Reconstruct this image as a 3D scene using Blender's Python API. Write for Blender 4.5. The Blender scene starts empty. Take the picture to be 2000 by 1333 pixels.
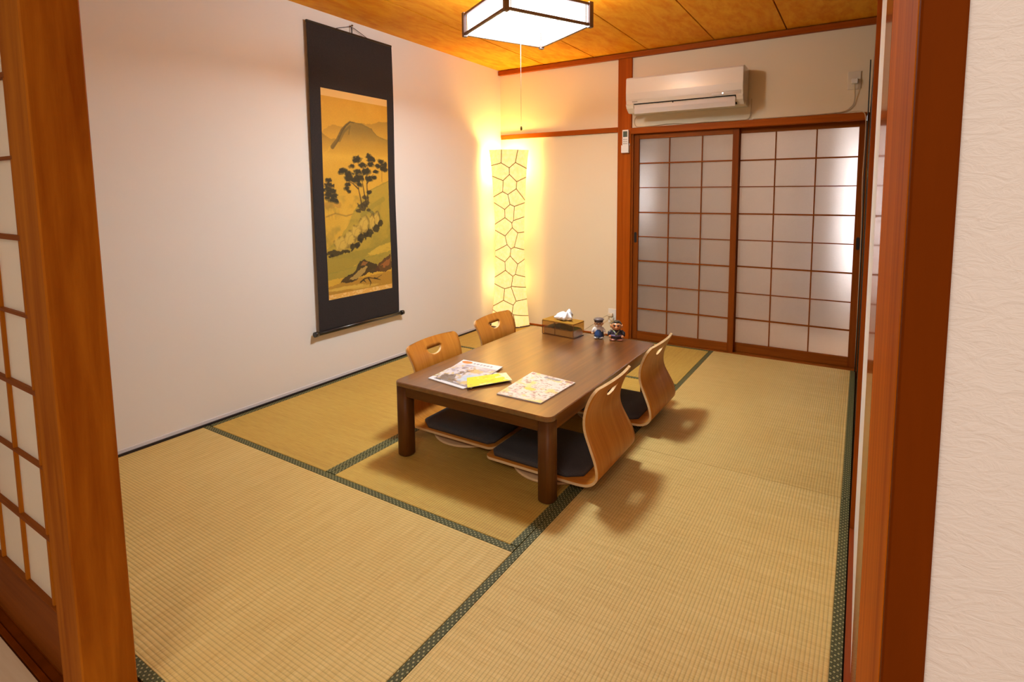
import bpy, bmesh, math, random
import numpy as np
from mathutils import Vector, Matrix

random.seed(7)
scene = bpy.context.scene
COL = scene.collection

# ------------------------------------------------------------------ camera
FPX, PPX, PPY = 1047.938, 1066.312, 477.233
cd = bpy.data.cameras.new('camera')
cam = bpy.data.objects.new('camera', cd)
COL.objects.link(cam)
R = Vector((0.86190734, 0.5070586, -0.00270442))
U = Vector((-0.04490136, 0.08163449, 0.99565038))
F = Vector((-0.50507386, 0.85803694, -0.09312899))
m = Matrix.Identity(4)
for i in range(3):
    m[i][0], m[i][1], m[i][2] = R[i], U[i], -F[i]
m.translation = Vector((2.89983715, -4.11174935, 1.19807267))
cam.matrix_world = m
cd.sensor_fit = 'HORIZONTAL'
cd.sensor_width = 36.0
cd.lens = FPX * 36.0 / 2000.0
cd.shift_x = (1000.0 - PPX) / 2000.0
cd.shift_y = (PPY - 666.5) / 2000.0
cd.clip_start = 0.01
cd.clip_end = 50
scene.camera = cam

# ------------------------------------------------------------------ world, exposure, big lights
w = bpy.data.worlds.new('world')
scene.world = w
w.use_nodes = True
w.node_tree.nodes['Background'].inputs['Color'].default_value = (0.9, 0.85, 0.8, 1)
w.node_tree.nodes['Background'].inputs['Strength'].default_value = 0.05
scene.view_settings.view_transform = 'Standard'
scene.view_settings.look = 'None'
scene.view_settings.gamma = 1.0
scene.view_settings.use_curve_mapping = False
scene.view_settings.exposure = -0.04
scene.cycles.transparent_max_bounces = 24

LAMP = Vector((1.344, -1.670, 2.047))      # centre of the lamp's lower rim
LAMP_W = 34.0
HALL_W = 36.0
CORNER_W = 5.0
VERANDA_W = 24.0


def light(name, kind, loc, power, color, size=0.1, rot=(0, 0, 0), size_y=None, shape=None):
    ld = bpy.data.lights.new(name, kind)
    ld.energy = power
    ld.color = color
    if kind == 'AREA':
        ld.shape = shape or ('RECTANGLE' if size_y else 'SQUARE')
        ld.size = size
        if size_y:
            ld.size_y = size_y
    else:
        ld.shadow_soft_size = size
    o = bpy.data.objects.new(name, ld)
    COL.objects.link(o)
    o.location = loc
    o.rotation_euler = rot
    return o


# ------------------------------------------------------------------ materials
def lin(c):
    return tuple(((x / 255.0) / 12.92 if x / 255.0 <= 0.04045 else ((x / 255.0 + 0.055) / 1.055) ** 2.4) for x in c) + (1.0,)


def mat(name):
    mm = bpy.data.materials.new(name)
    mm.use_nodes = True
    nt = mm.node_tree
    return mm, nt, nt.nodes['Principled BSDF']


def N(nt, t, **kw):
    n = nt.nodes.new(t)
    for k, v in kw.items():
        if k in n.inputs:
            n.inputs[k].default_value = v
        else:
            setattr(n, k, v)
    return n


def plain(name, rgb, rough=0.5, metallic=0.0, noise=0.0, bump=0.0, scale=40.0, coat=0.0, emit=0.0):
    mm, nt, b = mat(name)
    c = lin(rgb)
    b.inputs['Base Color'].default_value = c
    b.inputs['Roughness'].default_value = rough
    b.inputs['Metallic'].default_value = metallic
    b.inputs['Coat Weight'].default_value = coat
    if emit:
        b.inputs['Emission Color'].default_value = c
        b.inputs['Emission Strength'].default_value = emit
    tc = N(nt, 'ShaderNodeTexCoord')
    nz = N(nt, 'ShaderNodeTexNoise', Scale=scale, Detail=4.0)
    nt.links.new(tc.outputs['Object'], nz.inputs['Vector'])
    if noise:
        mx = N(nt, 'ShaderNodeMix', data_type='RGBA')
        mx.inputs[6].default_value = tuple(x * (1 - noise) for x in c[:3]) + (1,)
        mx.inputs[7].default_value = tuple(min(1, x * (1 + noise)) for x in c[:3]) + (1,)
        nt.links.new(nz.outputs['Fac'], mx.inputs[0])
        nt.links.new(mx.outputs[2], b.inputs['Base Color'])
    if bump:
        bp = N(nt, 'ShaderNodeBump', Strength=bump, Distance=0.002)
        nt.links.new(nz.outputs['Fac'], bp.inputs['Height'])
        nt.links.new(bp.outputs['Normal'], b.inputs['Normal'])
    return mm


def wood(name, dark, light_, axis=2, rough=0.4, coat=0.0, spec=0.2, coat_rough=0.12, fine=60.0, stretch=18.0, bump=0.15, warp=3.0, contrast=(0.3, 0.7)):
    """streaky grain running along the given axis (object space)"""
    mm, nt, b = mat(name)
    tc = N(nt, 'ShaderNodeTexCoord')
    mp = N(nt, 'ShaderNodeMapping')
    sc = [1.0, 1.0, 1.0]
    for ax_ in (axis if isinstance(axis, tuple) else (axis,)):
        sc[ax_] = 1.0 / stretch
    mp.inputs['Scale'].default_value = sc
    nt.links.new(tc.outputs['Object'], mp.inputs['Vector'])
    big = N(nt, 'ShaderNodeTexNoise', Scale=fine * 0.25, Detail=3.0, Distortion=warp * 0.3)
    sm = N(nt, 'ShaderNodeTexNoise', Scale=fine, Detail=6.0, Roughness=0.65, Distortion=0.4)
    nt.links.new(mp.outputs[0], big.inputs['Vector'])
    nt.links.new(mp.outputs[0], sm.inputs['Vector'])
    ad = N(nt, 'ShaderNodeMath', operation='MULTIPLY_ADD')
    ad.inputs[1].default_value = 0.55
    nt.links.new(big.outputs['Fac'], ad.inputs[0])
    mu = N(nt, 'ShaderNodeMath', operation='MULTIPLY')
    mu.inputs[1].default_value = 0.45
    nt.links.new(sm.outputs['Fac'], mu.inputs[0])
    nt.links.new(mu.outputs[0], ad.inputs[2])
    cr = N(nt, 'ShaderNodeValToRGB')
    cr.color_ramp.elements[0].position = contrast[0]
    cr.color_ramp.elements[0].color = lin(dark)
    cr.color_ramp.elements[1].position = contrast[1]
    cr.color_ramp.elements[1].color = lin(light_)
    nt.links.new(ad.outputs[0], cr.inputs[0])
    nt.links.new(cr.outputs[0], b.inputs['Base Color'])
    b.inputs['Roughness'].default_value = rough
    b.inputs['Coat Weight'].default_value = coat
    b.inputs['Coat Roughness'].default_value = coat_rough
    b.inputs['Specular IOR Level'].default_value = spec
    if bump:
        bp = N(nt, 'ShaderNodeBump', Strength=bump, Distance=0.001)
        nt.links.new(sm.outputs['Fac'], bp.inputs['Height'])
        nt.links.new(bp.outputs['Normal'], b.inputs['Normal'])
    return mm


def tatami_mat_material(name='tatami_rush', tint=(1, 1, 1)):
    """rush weave: ribs 15 mm apart run along object X, straws cross them"""
    mm, nt, b = mat(name)

    def tn(c):
        q = lin(c)
        return (q[0] * tint[0], q[1] * tint[1], q[2] * tint[2], 1)
    tc = N(nt, 'ShaderNodeTexCoord')
    sep = N(nt, 'ShaderNodeSeparateXYZ')
    nt.links.new(tc.outputs['Object'], sep.inputs[0])
    # waviness of the ribs
    wz = N(nt, 'ShaderNodeTexNoise', Scale=3.0, Detail=1.0)
    nt.links.new(tc.outputs['Object'], wz.inputs['Vector'])
    a1 = N(nt, 'ShaderNodeMath', operation='MULTIPLY_ADD')
    a1.inputs[1].default_value = 0.006
    nt.links.new(wz.outputs['Fac'], a1.inputs[0])
    nt.links.new(sep.outputs['Y'], a1.inputs[2])
    f = N(nt, 'ShaderNodeMath', operation='MULTIPLY')
    f.inputs[1].default_value = math.pi / 0.0110
    nt.links.new(a1.outputs[0], f.inputs[0])
    s = N(nt, 'ShaderNodeMath', operation='SINE')
    nt.links.new(f.outputs[0], s.inputs[0])
    rib = N(nt, 'ShaderNodeMath', operation='ABSOLUTE')
    nt.links.new(s.outputs[0], rib.inputs[0])
    pw = N(nt, 'ShaderNodeMath', operation='POWER')
    pw.inputs[1].default_value = 0.8
    nt.links.new(rib.outputs[0], pw.inputs[0])
    # straws crossing
    mp = N(nt, 'ShaderNodeMapping')
    mp.inputs['Scale'].default_value = (420.0, 14.0, 1.0)
    nt.links.new(tc.outputs['Object'], mp.inputs['Vector'])
    st = N(nt, 'ShaderNodeTexNoise', Scale=1.0, Detail=2.0, Roughness=0.6)
    nt.links.new(mp.outputs[0], st.inputs['Vector'])
    mp2 = N(nt, 'ShaderNodeMapping')
    mp2.inputs['Scale'].default_value = (70.0, 1.2, 1.0)
    nt.links.new(tc.outputs['Object'], mp2.inputs['Vector'])
    st2 = N(nt, 'ShaderNodeTexNoise', Scale=1.0, Detail=3.0)
    nt.links.new(mp2.outputs[0], st2.inputs['Vector'])
    big = N(nt, 'ShaderNodeTexNoise', Scale=1.6, Detail=3.0)
    nt.links.new(tc.outputs['Object'], big.inputs['Vector'])
    # colour
    cr = N(nt, 'ShaderNodeValToRGB')
    e = cr.color_ramp.elements
    e[0].position = 0.28
    e[0].color = tn((180, 142, 70))
    e[1].position = 0.72
    e[1].color = tn((225, 198, 130))
    ne = e.new(0.5)
    ne.color = tn((208, 176, 104))
    sm = N(nt, 'ShaderNodeMath', operation='ADD')
    m1 = N(nt, 'ShaderNodeMath', operation='MULTIPLY')
    m1.inputs[1].default_value = 0.5
    nt.links.new(st.outputs['Fac'], m1.inputs[0])
    m2 = N(nt, 'ShaderNodeMath', operation='MULTIPLY')
    m2.inputs[1].default_value = 0.25
    nt.links.new(st2.outputs['Fac'], m2.inputs[0])
    m3 = N(nt, 'ShaderNodeMath', operation='MULTIPLY')
    m3.inputs[1].default_value = 0.25
    nt.links.new(big.outputs['Fac'], m3.inputs[0])
    s2 = N(nt, 'ShaderNodeMath', operation='ADD')
    nt.links.new(m1.outputs[0], sm.inputs[0])
    nt.links.new(m2.outputs[0], sm.inputs[1])
    nt.links.new(sm.outputs[0], s2.inputs[0])
    nt.links.new(m3.outputs[0], s2.inputs[1])
    nt.links.new(s2.outputs[0], cr.inputs[0])
    # darker pinch where the warp thread binds the straws
    mx = N(nt, 'ShaderNodeMix', data_type='RGBA', blend_type='MULTIPLY')
    mx.inputs[0].default_value = 1.0
    gr = N(nt, 'ShaderNodeMapRange')
    gr.inputs['From Min'].default_value = 0.0
    gr.inputs['From Max'].default_value = 0.75
    gr.inputs['To Min'].default_value = 0.72
    gr.inputs['To Max'].default_value = 1.0
    nt.links.new(pw.outputs[0], gr.inputs['Value'])
    cmb = N(nt, 'ShaderNodeCombineColor')
    for k in range(3):
        nt.links.new(gr.outputs[0], cmb.inputs[k])
    nt.links.new(cr.outputs[0], mx.inputs[6])
    nt.links.new(cmb.outputs[0], mx.inputs[7])
    nt.links.new(mx.outputs[2], b.inputs['Base Color'])
    b.inputs['Roughness'].default_value = 0.62
    # relief
    h = N(nt, 'ShaderNodeMath', operation='MULTIPLY_ADD')
    h.inputs[1].default_value = 0.25
    nt.links.new(st.outputs['Fac'], h.inputs[0])
    nt.links.new(pw.outputs[0], h.inputs[2])
    bp = N(nt, 'ShaderNodeBump', Strength=0.55, Distance=0.0016)
    nt.links.new(h.outputs[0], bp.inputs['Height'])
    nt.links.new(bp.outputs['Normal'], b.inputs['Normal'])
    return mm


def border_material():
    """dark green cloth edging with pale lozenge figures; runs along object X"""
    mm, nt, b = mat('tatami_border_cloth')
    tc = N(nt, 'ShaderNodeTexCoord')
    sep = N(nt, 'ShaderNodeSeparateXYZ')
    nt.links.new(tc.outputs['Object'], sep.inputs[0])

    def tri(sock, period, off=0.0):
        d = N(nt, 'ShaderNodeMath', operation='MULTIPLY_ADD')
        d.inputs[1].default_value = 1.0 / period
        d.inputs[2].default_value = off
        nt.links.new(sock, d.inputs[0])
        pp = N(nt, 'ShaderNodeMath', operation='PINGPONG')
        pp.inputs[1].default_value = 0.5
        nt.links.new(d.outputs[0], pp.inputs[0])
        return pp.outputs[0]
    tx = tri(sep.outputs['X'], 0.019)
    ty = tri(sep.outputs['Y'], 0.0155, 0.25)
    ad = N(nt, 'ShaderNodeMath', operation='ADD')
    nt.links.new(tx, ad.inputs[0])
    nt.links.new(ty, ad.inputs[1])
    # ad in 0..1 ; lattice lines where ad ~ .5, pale dots near 0 and 1
    sb = N(nt, 'ShaderNodeMath', operation='SUBTRACT')
    sb.inputs[1].default_value = 0.5
    nt.links.new(ad.outputs[0], sb.inputs[0])
    ab = N(nt, 'ShaderNodeMath', operation='ABSOLUTE')
    nt.links.new(sb.outputs[0], ab.inputs[0])
    cr = N(nt, 'ShaderNodeValToRGB')
    e = cr.color_ramp.elements
    e[0].position = 0.0
    e[0].color = lin((84, 84, 34))
    e[1].position = 1.0
    e[1].color = lin((150, 144, 94))
    for p, c in ((0.07, (84, 84, 34)), (0.10, (38, 38, 16)), (0.24, (38, 38, 16)), (0.29, (150, 144, 94))):
        q = e.new(p)
        q.color = lin(c)
    nt.links.new(ab.outputs[0], cr.inputs[0])
    nt.links.new(cr.outputs[0], b.inputs['Base Color'])
    b.inputs['Roughness'].default_value = 0.7
    wv = N(nt, 'ShaderNodeTexNoise', Scale=900.0, Detail=1.0)
    nt.links.new(tc.outputs['Object'], wv.inputs['Vector'])
    bp = N(nt, 'ShaderNodeBump', Strength=0.3, Distance=0.0006)
    nt.links.new(wv.outputs['Fac'], bp.inputs['Height'])
    nt.links.new(bp.outputs['Normal'], b.inputs['Normal'])
    return mm


def wallpaper(name, rgb, scale=55.0, strength=0.25, dist=0.002, stretch=(1, 1, 1), detail=6.0, distort=0.6):
    mm, nt, b = mat(name)
    b.inputs['Base Color'].default_value = lin(rgb)
    b.inputs['Roughness'].default_value = 0.75
    b.inputs['Specular IOR Level'].default_value = 0.25
    tc = N(nt, 'ShaderNodeTexCoord')
    mp = N(nt, 'ShaderNodeMapping')
    mp.inputs['Scale'].default_value = stretch
    nt.links.new(tc.outputs['Object'], mp.inputs['Vector'])
    nz = N(nt, 'ShaderNodeTexNoise', Scale=scale, Detail=detail, Roughness=0.6, Distortion=distort)
    nt.links.new(mp.outputs[0], nz.inputs['Vector'])
    bp = N(nt, 'ShaderNodeBump', Strength=strength, Distance=dist)
    nt.links.new(nz.outputs['Fac'], bp.inputs['Height'])
    nt.links.new(bp.outputs['Normal'], b.inputs['Normal'])
    return mm


def frosted(name, tint, rough=0.45, transluc=0.45, bump=0.6, scale=260.0):
    mm, nt, b = mat(name)
    out = nt.nodes['Material Output']
    b.inputs['Base Color'].default_value = lin(tint)
    b.inputs['Transmission Weight'].default_value = 1.0
    b.inputs['Roughness'].default_value = rough
    b.inputs['IOR'].default_value = 1.25
    tc = N(nt, 'ShaderNodeTexCoord')
    nz = N(nt, 'ShaderNodeTexNoise', Scale=scale, Detail=2.0)
    nt.links.new(tc.outputs['Object'], nz.inputs['Vector'])
    bp = N(nt, 'ShaderNodeBump', Strength=bump, Distance=0.002)
    nt.links.new(nz.outputs['Fac'], bp.inputs['Height'])
    nt.links.new(bp.outputs['Normal'], b.inputs['Normal'])
    tr = N(nt, 'ShaderNodeBsdfTranslucent')
    tr.inputs['Color'].default_value = lin(tint)
    df = N(nt, 'ShaderNodeBsdfDiffuse')
    df.inputs['Color'].default_value = lin(tint)
    nt.links.new(bp.outputs['Normal'], df.inputs['Normal'])
    m0 = N(nt, 'ShaderNodeMixShader')
    m0.inputs[0].default_value = 0.5
    nt.links.new(tr.outputs[0], m0.inputs[1])
    nt.links.new(df.outputs[0], m0.inputs[2])
    m1 = N(nt, 'ShaderNodeMixShader')
    m1.inputs[0].default_value = transluc
    nt.links.new(b.outputs[0], m1.inputs[1])
    nt.links.new(m0.outputs[0], m1.inputs[2])
    nt.links.new(m1.outputs[0], out.inputs['Surface'])
    return mm


def vcol(name, rough=0.6, coat=0.0, grain=0.0):
    mm, nt, b = mat(name)
    at = N(nt, 'ShaderNodeVertexColor', layer_name='print')
    nt.links.new(at.outputs['Color'], b.inputs['Base Color'])
    b.inputs['Roughness'].default_value = rough
    b.inputs['Coat Weight'].default_value = coat
    b.inputs['Coat Roughness'].default_value = 0.2
    return mm


M = {}
M['pillar'] = wood('pillar_cedar', (134, 62, 8), (190, 112, 26), axis=2, rough=0.5, coat=0.0, spec=0.03, fine=34, stretch=12, warp=7.0)
M['pillar_light'] = wood('pillar_cedar_straight', (158, 70, 8), (208, 112, 24), axis=2, rough=0.16, coat=0.5, fine=45, stretch=26, bump=0.03)
M['jamb'] = wood('jamb_cedar', (150, 64, 6), (214, 116, 22), axis=2, rough=0.55, coat=0.0, spec=0.03, fine=45, stretch=26)
M['casing'] = wood('casing_varnished', (96, 38, 2), (122, 52, 4), axis=2, rough=0.6, coat=0.0, spec=0.02, fine=24, stretch=14)
M['post'] = wood('post_red_cedar', (138, 58, 6), (182, 92, 20), axis=2, rough=0.48, coat=0.0, spec=0.06, fine=60, stretch=30)
M['trim_x'] = wood('trim_cedar_lengthwise', (136, 58, 8), (180, 92, 22), axis=0, rough=0.48, coat=0.0, spec=0.06, fine=60, stretch=30)
M['trim_y'] = wood('trim_cedar_deepwise', (120, 48, 12), (150, 68, 22), axis=1, rough=0.42, coat=0.15, fine=60, stretch=30)
M['door_x'] = wood('door_frame_rail', (112, 52, 8), (154, 82, 24), axis=0, rough=0.48, coat=0.0, spec=0.06, fine=70, stretch=30)
M['door_z'] = wood('door_frame_stile', (108, 48, 8), (148, 76, 22), axis=2, rough=0.48, coat=0.0, spec=0.06, fine=70, stretch=30)
M['ceiling'] = wood('ceiling_veneer', (228, 138, 18), (246, 178, 48), axis=1, rough=0.5, coat=0.0, spec=0.05, fine=30, stretch=3.2, warp=6.0, bump=0.05, contrast=(0.36, 0.62))
M['ceiling_gap'] = plain('ceiling_gap_dark', (52, 24, 10), rough=0.8)
M['wall'] = wallpaper('wall_cloth_paper', (230, 224, 220), scale=90.0, strength=0.10, dist=0.001)
M['wall_back'] = wallpaper('back_wall_plaster', (236, 220, 190), scale=120.0, strength=0.08, dist=0.001)
M['wall_hall'] = wallpaper('hall_embossed_paper', (232, 218, 208), scale=52.0, strength=0.40, dist=0.003, stretch=(1.0, 1.0, 2.2), distort=1.6)
M['hall_white'] = plain('hall_white', (225, 220, 214), rough=0.8, noise=0.03)
M['hall_board'] = wood('hall_floor_board', (206, 166, 124), (232, 202, 168), axis=0, rough=0.45, fine=40, stretch=14)
M['sub'] = plain('subfloor', (110, 84, 56), rough=0.9, noise=0.1)
M['tatami'] = tatami_mat_material()
M['tatami_gold'] = tatami_mat_material('tatami_rush_golden', (0.86, 0.78, 0.42))
M['border'] = border_material()
M['black_lacquer'] = plain('black_lacquer', (18, 15, 14), rough=0.35, coat=0.3)
M['skirt'] = plain('skirting_dark', (34, 22, 22), rough=0.5, noise=0.1)
M['skirt_white'] = plain('skirting_lip_white', (216, 210, 214), rough=0.6)
M['glass'] = frosted('frosted_glass', (240, 232, 224), rough=0.38, transluc=0.25, bump=1.0, scale=170.0)
M['paper_glass'] = frosted('milky_glass', (240, 232, 218), rough=0.3, transluc=0.5, bump=0.2, scale=60.0)
M['table'] = wood('walnut_table', (80, 42, 8), (128, 78, 24), axis=1, rough=0.34, coat=1.0, spec=0.2, coat_rough=0.24, fine=55, stretch=26, bump=0.06)
M['table'].node_tree.nodes['Principled BSDF'].inputs['Coat IOR'].default_value = 1.85
M['table_z'] = wood('walnut_leg', (76, 42, 10), (108, 66, 22), axis=2, rough=0.42, coat=0.0, fine=60, stretch=26, bump=0.06)
M['ply'] = wood('teak_veneer', (172, 96, 24), (214, 142, 56), axis=(0, 2), rough=0.4, coat=0.12, spec=0.15, fine=80, stretch=30, bump=0.03)
M['ply_edge'] = wood('birch_ply_edge', (222, 178, 122), (248, 216, 168), axis=0, rough=0.5, fine=60, stretch=14, bump=0.03)
M['cushion'] = plain('charcoal_weave', (72, 68, 68), rough=0.95, noise=0.35, bump=0.8, scale=260)
M['scroll_cloth'] = plain('indigo_brocade', (38, 32, 34), rough=0.9, noise=0.45, bump=0.5, scale=150)
M['scroll_rod'] = plain('scroll_rod_black', (22, 18, 18), rough=0.35, coat=0.4)
M['painting'] = vcol('ink_painting_on_silk', 0.75)
M['print'] = vcol('glossy_print', 0.4, 0.25)
M['page'] = plain('page_edges', (226, 222, 214), rough=0.7, noise=0.05, scale=300)
M['aircon'] = plain('aircon_white', (232, 226, 214), rough=0.28, coat=0.35)
M['aircon_vane'] = plain('aircon_vane_grey', (214, 208, 204), rough=0.4)
M['aircon_slot'] = plain('aircon_slot_dark', (24, 20, 18), rough=0.8)
M['aircon_display'] = plain('aircon_display', (200, 192, 184), rough=0.25)
M['led'] = plain('status_lamp', (255, 250, 240), emit=6.0)
M['plastic'] = plain('ivory_plastic', (226, 214, 192), rough=0.4)
M['plastic_white'] = plain('white_plastic', (236, 232, 226), rough=0.35)
M['lcd'] = plain('lcd_grey', (84, 96, 84), rough=0.2)
M['btn'] = plain('remote_button', (150, 142, 132), rough=0.5)
M['pull'] = plain('pull_cord_grey', (110, 102, 92), rough=0.7)
M['cord'] = plain('ivory_cord', (198, 176, 140), rough=0.5)
M['cord_dark'] = plain('dark_cord', (30, 34, 30), rough=0.5)
M['lamp_wood'] = plain('lamp_frame_dark', (104, 82, 74), rough=0.5, noise=0.15)
M['brass'] = plain('brass_bead', (120, 90, 40), rough=0.35, metallic=0.8)


def emis(name, rgb, strength, base=(230, 230, 230)):
    mm, nt, b = mat(name)
    b.inputs['Base Color'].default_value = lin(base)
    b.inputs['Emission Color'].default_value = lin(rgb)
    b.inputs['Emission Strength'].default_value = strength
    b.inputs['Roughness'].default_value = 0.6
    return mm


M['tube'] = emis('fluorescent_tube', (255, 250, 242), 5.0)
M['lamp_panel'] = emis('lamp_panel_acrylic', (248, 248, 255), 6.5)
M['bulb'] = emis('warm_bulb', (255, 200, 110), 20.0)


def shade_paper():
    mm, nt, b = mat('stone_pattern_paper')
    tc = N(nt, 'ShaderNodeTexCoord')
    nz = N(nt, 'ShaderNodeTexNoise', Scale=38.0, Detail=5.0, Roughness=0.65)
    nt.links.new(tc.outputs['Object'], nz.inputs['Vector'])
    cr = N(nt, 'ShaderNodeValToRGB')
    cr.color_ramp.elements[0].position = 0.35
    cr.color_ramp.elements[0].color = lin((246, 204, 128))
    cr.color_ramp.elements[1].position = 0.65
    cr.color_ramp.elements[1].color = lin((255, 236, 178))
    nt.links.new(nz.outputs['Fac'], cr.inputs[0])
    nt.links.new(cr.outputs[0], b.inputs['Base Color'])
    ce_ = N(nt, 'ShaderNodeMix', data_type='RGBA')
    ce_.inputs[6].default_value = (0.90, 0.50, 0.14, 1)
    ce_.inputs[7].default_value = (1.0, 0.64, 0.27, 1)
    nt.links.new(nz.outputs['Fac'], ce_.inputs[0])
    nt.links.new(ce_.outputs[2], b.inputs['Emission Color'])
    b.inputs['Emission Strength'].default_value = 0.92
    b.inputs['Roughness'].default_value = 0.8
    bp = N(nt, 'ShaderNodeBump', Strength=0.4, Distance=0.004)
    nt.links.new(nz.outputs['Fac'], bp.inputs['Height'])
    nt.links.new(bp.outputs['Normal'], b.inputs['Normal'])
    return mm


M['shade'] = shade_paper()
M['shade_wire'] = plain('shade_thread_brown', (112, 92, 46), rough=0.8, noise=0.3)


# ------------------------------------------------------------------ mesh helpers
def add_box(bm, x0, x1, y0, y1, z0, z1, bev=0.0, seg=1, mi=0):
    t = bmesh.new()
    bmesh.ops.create_cube(t, size=1.0)
    for v in t.verts:
        v.co = Vector(((x0 + x1) / 2 + v.co.x * (x1 - x0), (y0 + y1) / 2 + v.co.y * (y1 - y0), (z0 + z1) / 2 + v.co.z * (z1 - z0)))
    if bev > 0:
        bmesh.ops.bevel(t, geom=t.edges[:], offset=bev, segments=seg, affect='EDGES', profile=0.5)
    merge(bm, t, mi=mi)


def merge(bm, t, mat4=None, mi=0):
    if mat4 is not None:
        bmesh.ops.transform(t, matrix=mat4, verts=t.verts[:])
    vm = {}
    for v in t.verts:
        vm[v] = bm.verts.new(v.co)
    for f in t.faces:
        try:
            nf = bm.faces.new([vm[v] for v in f.verts])
            nf.material_index = mi if mi else f.material_index
            nf.smooth = f.smooth
        except ValueError:
            pass
    t.free()


def add_cyl(bm, p0, p1, r0, r1=None, seg=16, cap=True, smooth=True, mi=0):
    r1 = r0 if r1 is None else r1
    p0, p1 = Vector(p0), Vector(p1)
    d = (p1 - p0).normalized()
    a = d.orthogonal().normalized()
    b = d.cross(a)
    ring = []
    for p, r in ((p0, r0), (p1, r1)):
        ring.append([bm.verts.new(p + (a * math.cos(k * 2 * math.pi / seg) + b * math.sin(k * 2 * math.pi / seg)) * r) for k in range(seg)])
    for k in range(seg):
        f = bm.faces.new((ring[0][k], ring[0][(k + 1) % seg], ring[1][(k + 1) % seg], ring[1][k]))
        f.smooth = smooth
        f.material_index = mi
    if cap:
        f = bm.faces.new(list(reversed(ring[0])))
        f.material_index = mi
        f = bm.faces.new(ring[1])
        f.material_index = mi


def add_tube(bm, pts, r, seg=8, mi=0):
    pts = [Vector(p) for p in pts]
    rings = []
    prev = None
    for i, p in enumerate(pts):
        d = (pts[min(i + 1, len(pts) - 1)] - pts[max(i - 1, 0)]).normalized()
        if prev is None:
            a = d.orthogonal().normalized()
        else:
            a = (prev - d * prev.dot(d)).normalized()
        prev = a
        b = d.cross(a)
        rings.append([bm.verts.new(p + (a * math.cos(k * 2 * math.pi / seg) + b * math.sin(k * 2 * math.pi / seg)) * r) for k in range(seg)])
    for i in range(len(rings) - 1):
        for k in range(seg):
            f = bm.faces.new((rings[i][k], rings[i][(k + 1) % seg], rings[i + 1][(k + 1) % seg], rings[i + 1][k]))
            f.smooth = True
            f.material_index = mi
    bm.faces.new(list(reversed(rings[0]))).material_index = mi
    bm.faces.new(rings[-1]).material_index = mi


def add_ball(bm, c, r, sc=(1, 1, 1), seg=16, rings=10, mi=0, rot=None):
    t = bmesh.new()
    bmesh.ops.create_uvsphere(t, u_segments=seg, v_segments=rings, radius=r)
    for f in t.faces:
        f.smooth = True
        f.material_index = mi
    mt = Matrix.Translation(Vector(c)) @ (rot if rot is not None else Matrix.Identity(4)) @ Matrix.Diagonal((sc[0], sc[1], sc[2], 1))
    merge(bm, t, mt, mi)


def add_lathe(bm, prof, seg=24, c=(0, 0, 0), sc=(1, 1), mi=0):
    rings = []
    for r, z in prof:
        rings.append([bm.verts.new((c[0] + r * sc[0] * math.cos(k * 2 * math.pi / seg), c[1] + r * sc[1] * math.sin(k * 2 * math.pi / seg), c[2] + z)) for k in range(seg)])
    for i in range(len(rings) - 1):
        for k in range(seg):
            f = bm.faces.new((rings[i][k], rings[i][(k + 1) % seg], rings[i + 1][(k + 1) % seg], rings[i + 1][k]))
            f.smooth = True
            f.material_index = mi
    bm.faces.new(list(reversed(rings[0]))).material_index = mi
    bm.faces.new(rings[-1]).material_index = mi


def add_prism(bm, poly, z0, z1, mi=0):
    """poly: list of (x, y) counter-clockwise"""
    lo = [bm.verts.new((p[0], p[1], z0)) for p in poly]
    hi = [bm.verts.new((p[0], p[1], z1)) for p in poly]
    n = len(poly)
    bm.faces.new(list(reversed(lo))).material_index = mi
    bm.faces.new(hi).material_index = mi
    for k in range(n):
        bm.faces.new((lo[k], lo[(k + 1) % n], hi[(k + 1) % n], hi[k])).material_index = mi


def rrect(x0, x1, y0, y1, r, seg=5):
    out = []
    for cx, cy, a0 in ((x1 - r, y1 - r, 0), (x0 + r, y1 - r, 90), (x0 + r, y0 + r, 180), (x1 - r, y0 + r, 270)):
        for k in range(seg + 1):
            a = math.radians(a0 + 90.0 * k / seg)
            out.append((cx + r * math.cos(a), cy + r * math.sin(a)))
    return out


def obj(name, bm, m_, parent=None, loc=None, rot=None):
    me = bpy.data.meshes.new(name)
    bmesh.ops.recalc_face_normals(bm, faces=bm.faces[:])
    bm.to_mesh(me)
    bm.free()
    for mm in (m_ if isinstance(m_, (list, tuple)) else [m_]):
        me.materials.append(M[mm] if isinstance(mm, str) else mm)
    o = bpy.data.objects.new(name, me)
    COL.objects.link(o)
    if parent is not None:
        o.parent = parent
    if loc is not None:
        o.location = loc
    if rot is not None:
        o.rotation_euler = rot
    return o


def inst(name, src, parent, loc=None, rot=None, scale=None):
    o = bpy.data.objects.new(name, src.data)
    COL.objects.link(o)
    o.parent = parent
    if loc is not None:
        o.location = loc
    if rot is not None:
        o.rotation_euler = rot
    if scale is not None:
        o.scale = scale
    return o


def box(name, m_, x0, x1, y0, y1, z0, z1, parent=None, bev=0.0, seg=1):
    """a box whose origin sits at its own base centre"""
    cx, cy = (x0 + x1) / 2, (y0 + y1) / 2
    bm = bmesh.new()
    add_box(bm, x0 - cx, x1 - cx, y0 - cy, y1 - cy, 0, z1 - z0, bev, seg)
    return obj(name, bm, m_, parent, loc=(cx, cy, z0))


def empty(name, loc=(0, 0, 0), rz=0.0):
    o = bpy.data.objects.new(name, None)
    COL.objects.link(o)
    o.location = loc
    o.rotation_euler = (0, 0, rz)
    o.empty_display_size = 0.1
    return o


def tag(o, label, cat, group=None, kind=None):
    o['label'] = label
    o['category'] = cat
    if group:
        o['group'] = group
    if kind:
        o['kind'] = kind
    return o


def struct(o, label):
    o['kind'] = 'structure'
    o['label'] = label
    return o


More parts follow.
